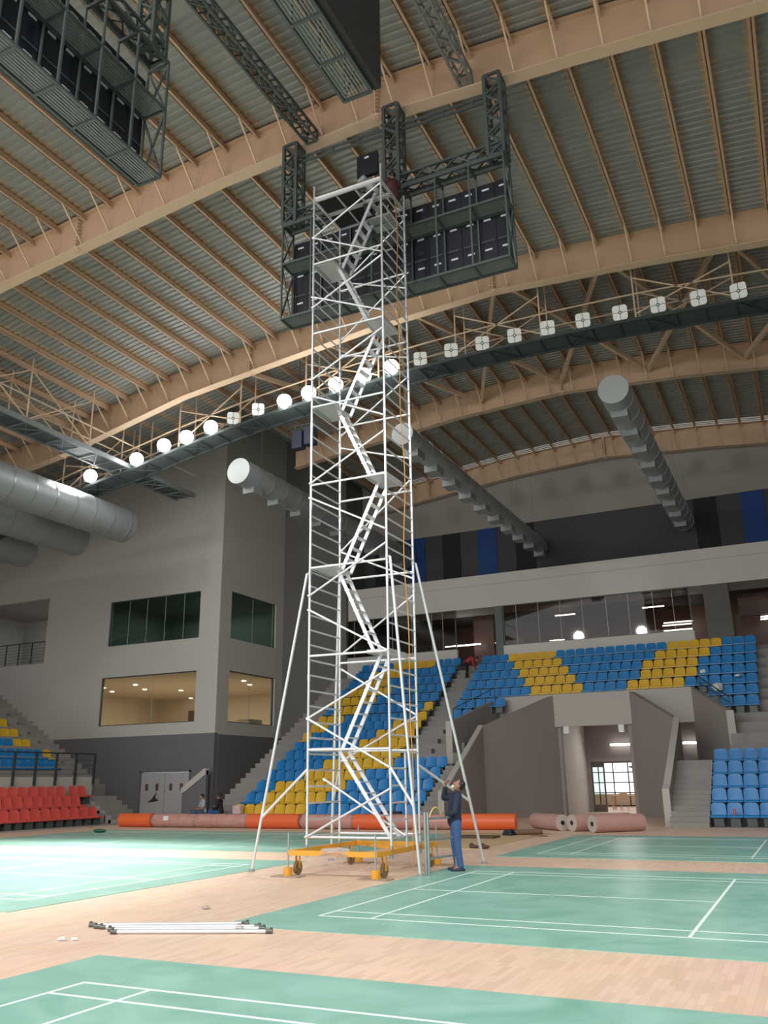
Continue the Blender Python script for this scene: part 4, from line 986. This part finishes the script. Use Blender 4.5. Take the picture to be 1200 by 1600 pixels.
for o_ in [o for o in bpy.data.objects if o.name.startswith('sole')]:
    p = o_.parent; o_.data = o_.data.copy(); o_.data.transform(Matrix.Translation(p.location) @ Matrix.Diagonal((1.05, .55, 1, 1)))
tag(MB().sphere((-18.25, 15.2, .07), .3, .13, .07).build('green_bag', mat('green_cloth', (.02, .12, .06), .8)), 'small green bundle on the floor at the far left mat edge', 'bundle')
def crumple(c, r, lb, m=WHITEP, flat=.35):
    mb = MB(); mb.sphere(c, r, r*.8, r*flat, 9, 6); rg = random.Random(int(c[0]*100))
    mb.v = [(x + rg.uniform(-.3, .3)*r, y + rg.uniform(-.3, .3)*r, max(c[2] - r*flat, z + rg.uniform(-.15, .15)*r)) for x, y, z in mb.v]; mb.smooth = set()
    tag(mb.build('crumpled_plastic', m), lb, 'litter')
crumple((-1.86, -2.62, .02), .05, 'small white plastic scrap on the wood floor at the left', flat=.4)
crumple((-1.74, -2.56, .015), .04, 'tiny white plastic scrap beside the larger one at the left', flat=.4)
crumple((-.30, -1.35, .04), .06, 'clear crumpled plastic on the front of the tube bundle', WRAP, .6)
crumple((-1.85, 0.05, .02), .07, 'crumpled clear plastic on bare wood between the mats', WRAP, .3)
crumple((2.05, 32.2, 6.35), .13, 'white paper on a blue seat in the upper right stand, highest of three scraps', flat=.8)
crumple((2.75, 30.35, 5.45), .2, 'white crumpled bag on a blue seat by the right handrail', flat=.9)
crumple((3.6, 31.3, 5.98), .14, 'white plastic bag draped on a seat in the upper right block', flat=.4)
tag(MB().tube((3.46, 22.08, .40), (3.5, 22.12, .62), .035, 10).build('red_bottle', mat('red_bottle', (.6, .05, .03), .4)), 'small red bottle on a front seat at the lower right', 'bottle')
tag(MB().box(-17.05, -16.65, 21.9, 22.15, .41, .76).build('carton', mat('white_red_carton', (.62, .45, .43), .6, noise=.3, nscale=5), bevel=.02), 'white and red carton on the front yellow seat beside the seated person', 'carton')
tag(MB().box(-9.9, -9.0, 22.0, 22.2, .42, .52).build('dark_parcel', BLACK, bevel=.03), 'dark parcel on a front blue seat seen through the tower', 'parcel')
# yellow hose loop by the frame
hp = [V((-.66, 5.25, .42)), V((-.66, 5.27, .75)), V((-.65, 5.3, 1.02)), V((-.62, 5.36, 1.18)), V((-.58, 5.46, 1.25)), V((-.55, 5.57, 1.24)), V((-.54, 5.67, 1.14)), V((-.55, 5.74, 1.03))]
pts = [tuple(sum((math.comb(7, k)*t**k*(1 - t)**(7 - k)*hp[k] for k in range(8)), V((0, 0, 0)))) for t in [i/20 for i in range(21)]]
tag(MB().path(pts, .014, 6).build('yellow_hose', mat('yellow_hose', (.75, .50, .12), .5)), 'thin yellow hose looping over the spare frame', 'hose')
lamp('cafe_fill_light', 'AREA', (-2.5, 39, 4.3), 160, (1, .97, .92), aim=(-2.5, 39, 0), shape='RECTANGLE', size=6, size_y=4)  # added area lamp without a fixture, brightens the cafe interior
# cafe furniture and pendant
def cafe_chair(x, y, rz, lb):
    c = empty('cafe_chair', (0, 0, 0), lb, 'chair', None)
    MB().box(-.2, .2, -.2, .2, .43, .46).build('seat', WOODC, c); MB().box(-.2, .2, -.21, -.18, .5, .9).build('backrest', WOODC, c)
    for a in (-.18, .18):
        for b in (-.18, .18): MB().tube((a, b, 0), (a*.9, b*.9, .43), .015, 6).build('leg', GALV, c)
    c.location = (x, y, 0); c.rotation_euler = (0, 0, rz)
for i, x in enumerate((-3.3, -2.0, -1.3)): cafe_chair(x, 38.2 + .2*i, .1*i, '%s of the pale wooden chairs seen through the tunnel door' % ('leftmost', 'middle', 'rightmost')[i])
t = empty('cafe_table', (-3.2, 39.4, 0), 'pale wooden table behind the chairs beyond the tunnel door', 'table')
MB().box(-4.2, -2.2, 39.0, 39.8, .7, .75).build('table_top', WOODC, t)
for a in (-4.1, -2.3):
    for b in (39.1, 39.7): MB().box(a - .03, a + .03, b - .03, b + .03, 0, .7).build('leg', WOODC, t)
t = empty('pendant_lamp', (-2.75, 38.9, 2.2), 'dark cone pendant hanging beyond the tunnel door', 'pendant lamp')
MB().tube((-2.75, 38.9, 2.12), (-2.75, 38.9, 2.24), .03, 20, .42).tube((-2.75, 38.9, 2.24), (-2.75, 38.9, 2.27), .42, 20, .1).build('shade', DARKST, t); MB().tube((-2.75, 38.9, 2.27), (-2.75, 38.9, 4.4), .01, 6).build('cord', DARKST, t)

# ================================================================== PEOPLE
def skin_mesh(name, pts, edges, m, parent, levels=2, extra=None, remesh=None):
    """grow one continuous surface over a joint graph: overlapping tapered volumes fused by a voxel remesh"""
    mb = MB()
    for a, b in edges:
        (p, r), (q, t) = pts[a], pts[b]; r = r if isinstance(r, tuple) else (r, r); t = t if isinstance(t, tuple) else (t, t)
        L = (q - p).length; n = max(2, int(L/(.35*min(*r, *t))))
        for i in range(n + 1):
            u = i/n; c = p.lerp(q, u); ry = r[0] + (t[0] - r[0])*u; rx = r[1] + (t[1] - r[1])*u; mb.sphere(c, rx, ry, min(rx, ry)*1.05, 14, 8)
    if extra is not None: mb.add(extra.v, extra.f)
    me = bpy.data.meshes.new(name); me.from_pydata(mb.v, [], mb.f); me.materials.append(m)
    for p in me.polygons: p.use_smooth = True
    ob = bpy.data.objects.new(name, me); COL.objects.link(ob)
    rm = ob.modifiers.new('remesh', 'REMESH'); rm.mode = 'VOXEL'; rm.voxel_size = remesh or .012; rm.use_smooth_shade = True
    s2 = ob.modifiers.new('smooth', 'SMOOTH'); s2.iterations = 4; s2.factor = .5
    dgp = bpy.context.evaluated_depsgraph_get(); dgp.update()
    m2 = bpy.data.meshes.new_from_object(ob.evaluated_get(dgp)); ob.modifiers.clear(); ob.data = m2; ob.parent = parent
    m2.materials.clear(); m2.materials.append(m)
    for p in m2.polygons: p.use_smooth = True; p.material_index = 0
    return ob
def person(name, loc, rz, J, top, bottom, label, head_tilt=0., sleeves='long', shoe=BLACK, scale=1., fine=True, hairm=HAIR, shortsleeve=False):
    """J: joint dict in local coords, x forward, y to the person's left, z up"""
    root = empty('person', loc, label, 'person')
    g = {k: V(v) for k, v in J.items()}
    pts = {'pelvis': (g['pelvis'], (.15, .11)), 'belly': (g['pelvis'].lerp(g['chest'], .45), (.14, .11)), 'chest': (g['chest'], (.155, .11)), 'neckb': (g['chest'].lerp(g['neck'], .8), (.09, .075)), 'neck': (g['neck'], .055), 'nt': (g['neck'].lerp(g['head'], .5), .052), 'waist': (g['pelvis'].lerp(g['chest'], .2), (.14, .105))}
    ed = [('pelvis', 'belly'), ('belly', 'chest'), ('chest', 'neckb'), ('neckb', 'neck'), ('neck', 'nt')]
    for s in 'LR':
        pts.update({'sh' + s: (g['sh' + s], .062), 'el' + s: (g['el' + s], .043), 'wr' + s: (g['wr' + s], (.03, .026)), 'pa' + s: (g['wr' + s] + (g['ha' + s] - g['wr' + s])*.55, (.040, .020)), 'pb' + s: (g['ha' + s], (.040, .016)),
                    'hi' + s: (g['hi' + s], .088), 'kn' + s: (g['kn' + s], .058), 'ca' + s: (g['kn' + s].lerp(g['an' + s], .3), .056), 'an' + s: (g['an' + s], .038), 'to' + s: (g['to' + s], (.04, .03))})
        ed += [('neckb', 'sh' + s), ('sh' + s, 'el' + s), ('el' + s, 'wr' + s), ('wr' + s, 'pa' + s), ('pa' + s, 'pb' + s), ('pelvis', 'hi' + s), ('hi' + s, 'kn' + s), ('kn' + s, 'ca' + s), ('ca' + s, 'an' + s), ('an' + s, 'to' + s)]
    # head with face and fingers joined to the body surface
    ex = MB(); h = g['head']; ct, st = math.cos(head_tilt), math.sin(head_tilt)
    def H(p): x, y, z = p; return (h.x + x*ct - z*st, h.y + y, h.z + x*st + z*ct)
    def hs(c, rx, ry, rz_, nu=16, nv=10):
        t = MB().sphere(c, rx, ry, rz_, nu, nv); ex.add([H(p) for p in t.v], t.f)
    hs((0, 0, .015), .098, .078, .118); hs((.02, 0, -.05), .075, .06, .07); hs((.06, 0, -.085), .035, .035, .03)
    hs((.103, 0, -.015), .02, .014, .024, 8, 6); hs((.097, 0, .012), .012, .011, .02, 8, 6)
    hs((.088, 0, -.06), .018, .026, .008, 8, 6); hs((.088, 0, -.072), .016, .022, .007, 8, 6)
    for sy in (-1, 1): hs((-.005, sy*.08, -.005), .022, .01, .034, 8, 6); hs((.088, sy*.031, .026), .008, .016, .01, 8, 6); hs((.092, sy*.03, .043), .008, .02, .005, 8, 6)
    for s in 'LR':
        a, b = g['wr' + s], g['ha' + s]; d = (b - a).normalized(); side = d.cross(V((0, 0, 1)));
        side = side.normalized() if side.length > .1 else V((1, 0, 0)); nrm = side.cross(d)
        for q, (off, L) in enumerate(((-.03, .062), (-.01, .075), (.011, .07), (.031, .055))):
            p0 = b + side*off; c = nrm*-1
            p1 = p0 + d*L*.45 + c*.006; p2 = p1 + (d*.75 + c*.65).normalized()*L*.33; p3 = p2 + (d*.3 + c*.95).normalized()*L*.27
            ex.tube(p0 - d*.015, p1, .0095, 8).tube(p1, p2, .0088, 8, .008).tube(p2, p3, .008, 8, .006)
        t0 = a + d*.03 + side*.03; t1 = t0 + (d*.6 + side*.8).normalized()*.035; t2 = t1 + (d*.95 + side*.1).normalized()*.03
        ex.tube(t0, t1, .012, 8).tube(t1, t2, .0105, 8, .008)
    skin_mesh('body', pts, ed, SKIN, root, 2, ex, .0085 if fine else .013)
    # clothes
    inf = .018
    tp = {k: (pts[k][0], tuple(r + inf for r in pts[k][1]) if isinstance(pts[k][1], tuple) else pts[k][1] + inf) for k in ('belly', 'chest', 'neckb')}
    tp['hem'] = (g['pelvis'] + V((0, 0, -.0)), (.185, .145)); te = [('hem', 'belly'), ('belly', 'chest'), ('chest', 'neckb')]
    for s in 'LR':
        tp['sh' + s] = (g['sh' + s], .083); te.append(('neckb', 'sh' + s))
        if shortsleeve: tp['m' + s] = (g['sh' + s].lerp(g['el' + s], .7), .066); te.append(('sh' + s, 'm' + s))
        else:
            tp['el' + s] = (g['el' + s], .063); tp['cu' + s] = (g['el' + s].lerp(g['wr' + s], .78), .048); te += [('sh' + s, 'el' + s), ('el' + s, 'cu' + s)]
    tp['collar'] = (g['neck'].lerp(g['chest'], .1), .073); te.append(('neckb', 'collar'))
    skin_mesh('jacket' if not shortsleeve else 'shirt', tp, te, top, root, 2, None, .011)
    bp = {'pelvis': (g['pelvis'] + V((0, 0, .05)), (.165, .125))}; be = []
    for s in 'LR':
        bp['hi' + s] = (g['hi' + s], .108); bp['kn' + s] = (g['kn' + s], .078); bp['ca' + s] = (g['kn' + s].lerp(g['an' + s], .4), .07); bp['cu' + s] = (g['kn' + s].lerp(g['an' + s], .97), .064)
        be += [('pelvis', 'hi' + s), ('hi' + s, 'kn' + s), ('kn' + s, 'ca' + s), ('ca' + s, 'cu' + s)]
    skin_mesh('trousers', bp, be, bottom, root, 2, None, .012)
    for s in 'LR':
        a, t = g['an' + s], g['to' + s]; d = (t - a); d.z = 0; d = d.normalized(); c = a - d*.03; z0 = min(a.z, t.z) - .055
        sh = MB(); ang = math.atan2(d.y, d.x); sh.sphere((0, 0, 0), .145, .052, .055, 14, 8)
        vv = []
        for x, y, z in sh.v:
            x += .085; z = max(z, -.035); vv.append((c.x + x*math.cos(ang) - y*math.sin(ang), c.y + x*math.sin(ang) + y*math.cos(ang), z0 + .035 + z))
        sh.v = vv; sh.sphere((a.x, a.y, z0 + .06), .055, .05, .05, 10, 6)
        off = root.location; sh.v = [(x + off.x, y + off.y, z + off.z) for x, y, z in sh.v]; sh.build('shoe', shoe, root)
    hm = MB(); t = MB().sphere((-.018, 0, .04), .098, .086, .108, 18, 12)
    vv = []
    for x, y, z in t.v:
        if x > .045: x = .045 + (x - .045)*.15 if z < .1 else x
        if z < -.05: z = -.05 + (z + .05)*.2
        vv.append((x, y, z))
    off = root.location
    hm.add([tuple(V(H(p)) + off) for p in vv], t.f, True); hm.build('hair', hairm, root)
    if fine:
        mk = MB().sphere((0, 0, 0), .035, .045, .035, 12, 8); mk.v = [tuple(V(H((x + .075, y, z - .08))) + off) for x, y, z in mk.v]; mk.build('face_mask', WHITEP, root)
    root.rotation_euler = (0, 0, rz); root.scale = (scale,)*3
    return root
stand = dict(pelvis=(0.02, 0, .93), chest=(.0, 0, 1.26), neck=(-.06, 0, 1.45), head=(-.085, 0, 1.575),
             shL=(-.05, .19, 1.38), shR=(-.05, -.19, 1.38), elL=(.02, .25, 1.10), wrL=(.22, .18, 1.02), haL=(.29, .15, 1.01),
             elR=(.20, -.22, 1.36), wrR=(.17, -.10, 1.60), haR=(.13, -.06, 1.67), hiL=(.0, .09, .86), hiR=(.0, -.09, .86), knL=(-.01, .11, .49), knR=(.03, -.10, .49),
             anL=(-.06, .11, .09), anR=(-.01, -.10, .09), toL=(.06, .12, .05), toR=(.11, -.11, .05))
man = person('person', (-.36, 6.02, 0), math.radians(-154.5), stand, NAVY, JEANS, 'man in dark jacket and jeans standing beside the tower, looking up', head_tilt=.75, scale=1.0, shoe=mat('dark_blue_shoe', (.02, .03, .06), .6))
sit = dict(pelvis=(0, 0, .50), chest=(.05, 0, .80), neck=(.07, 0, .99), head=(.10, 0, 1.12), shL=(.06, .18, .92), shR=(.06, -.18, .92), elL=(.12, .24, .66), elR=(.14, -.24, .66), wrL=(.34, .14, .62), wrR=(.36, -.10, .62), haL=(.41, .10, .61), haR=(.43, -.06, .61),
           hiL=(.06, .09, .47), hiR=(.06, -.09, .47), knL=(.48, .13, .52), knR=(.48, -.13, .52), anL=(.46, .12, .09), anR=(.56, -.12, .09), toL=(.60, .13, .05), toR=(.70, -.13, .05))
person('person', (-18.6, 21.9, 0), math.radians(-125), sit, mat('pale_shirt', (.35, .38, .40), .8, noise=.2, nscale=9), mat('dull_jeans', (.05, .09, .17), .85), 'seated person in a pale grey shirt on the stair foot beside the front seats', head_tilt=-.3, fine=False, shortsleeve=True)
person('person', (-17.75, 22.0, 0), math.radians(-170), sit, mat('black_top', (.012, .013, .018), .8), mat('blue_trousers', (.02, .08, .22), .85), 'seated person in black, next to the first yellow seat', head_tilt=-.2, fine=False)
bend = dict(pelvis=(0, 0, .88), chest=(.28, 0, 1.06), neck=(.46, 0, 1.08), head=(.58, 0, 1.03), shL=(.40, .18, 1.04), shR=(.40, -.18, 1.04), elL=(.42, .2, .78), elR=(.42, -.2, .78), wrL=(.5, .12, .58), wrR=(.5, -.12, .58), haL=(.52, .1, .51), haR=(.52, -.1, .51),
            hiL=(.0, .09, .84), hiR=(.0, -.09, .84), knL=(.03, .1, .48), knR=(.05, -.1, .48), anL=(-.03, .1, .09), anR=(.0, -.1, .09), toL=(.1, .1, .05), toR=(.12, -.1, .05))
person('person', (-10.3, 33.75, K[14][1] + .02), math.radians(10), bend, mat('red_top', (.42, .04, .06), .8), mat('black_trousers', (.012, .012, .013), .85), 'person in red top and black trousers bending over at the head of the upper aisle', head_tilt=-.8, fine=False)
lean = dict(pelvis=(0, 0, .66), chest=(.16, 0, .96), neck=(.30, 0, 1.14), head=(.42, 0, 1.26), shL=(.24, .18, 1.08), shR=(.24, -.18, 1.08), elL=(.36, .24, .98), elR=(.36, -.24, .98), wrL=(.30, .16, 1.17), wrR=(.34, -.06, 1.17), haL=(.26, .12, 1.22), haR=(.30, -.02, 1.22),
              hiL=(.04, .09, .6), hiR=(.04, -.09, .6), knL=(.3, .13, .5), knR=(.28, -.13, .5), anL=(.1, .12, .0), anR=(.08, -.12, .0), toL=(.22, .13, -.05), toR=(.2, -.13, -.05))
crouch = dict(pelvis=(0, 0, .62), chest=(.04, 0, .93), neck=(.06, 0, 1.12), head=(.08, 0, 1.25), shL=(.05, .18, 1.05), shR=(.05, -.18, 1.05), elL=(.26, .22, .95), elR=(.26, -.22, .95), wrL=(.34, .16, 1.16), wrR=(.34, -.16, 1.16), haL=(.36, .14, 1.23), haR=(.36, -.14, 1.23),
              hiL=(.04, .09, .58), hiR=(.04, -.09, .58), knL=(.36, .13, .5), knR=(.34, -.13, .5), anL=(.2, .12, .09), anR=(.18, -.12, .09), toL=(.32, .13, .05), toR=(.3, -.13, .05))
person('person', (-1.72, 5.6, 15.22), math.radians(172), lean, mat('grey_tshirt', (.30, .32, .32), .8), mat('dark_trousers', (.02, .025, .03), .85), 'person in a grey shirt on the tower top, holding up a black panel', head_tilt=.1, fine=False, shortsleeve=True)
person('person', (-1.35, 5.9, 15.25), math.radians(150), crouch, mat('maroon_top', (.07, .02, .022), .8), mat('dark_trousers2', (.05, .045, .04), .85), 'person in a dark maroon top at the right end of the tower top', head_tilt=.1, fine=False, shortsleeve=True)
tag(MB().box(CXX - .72, CXX - .06, 5.45, 5.72, 15.02, 15.06).box(CXX - .72, CXX - .06, 5.8, 6.05, 15.02, 15.06).build('work_plank', GALV), 'pair of grey planks under the two people on the tower top', 'plank')
cb = empty('held_panel', (-1.92, 5.55, 16.35), 'single black screen cabinet held upright above the tower top', 'screen cabinet')
MB().box(-2.2, -1.62, 5.5, 5.6, 16.42, 17.08).build('cabinet_shell', BLACK, cb); MB().box(-1.97, -1.85, 5.48, 5.5, 16.93, 16.98).build('label_plate', LABELM, cb)
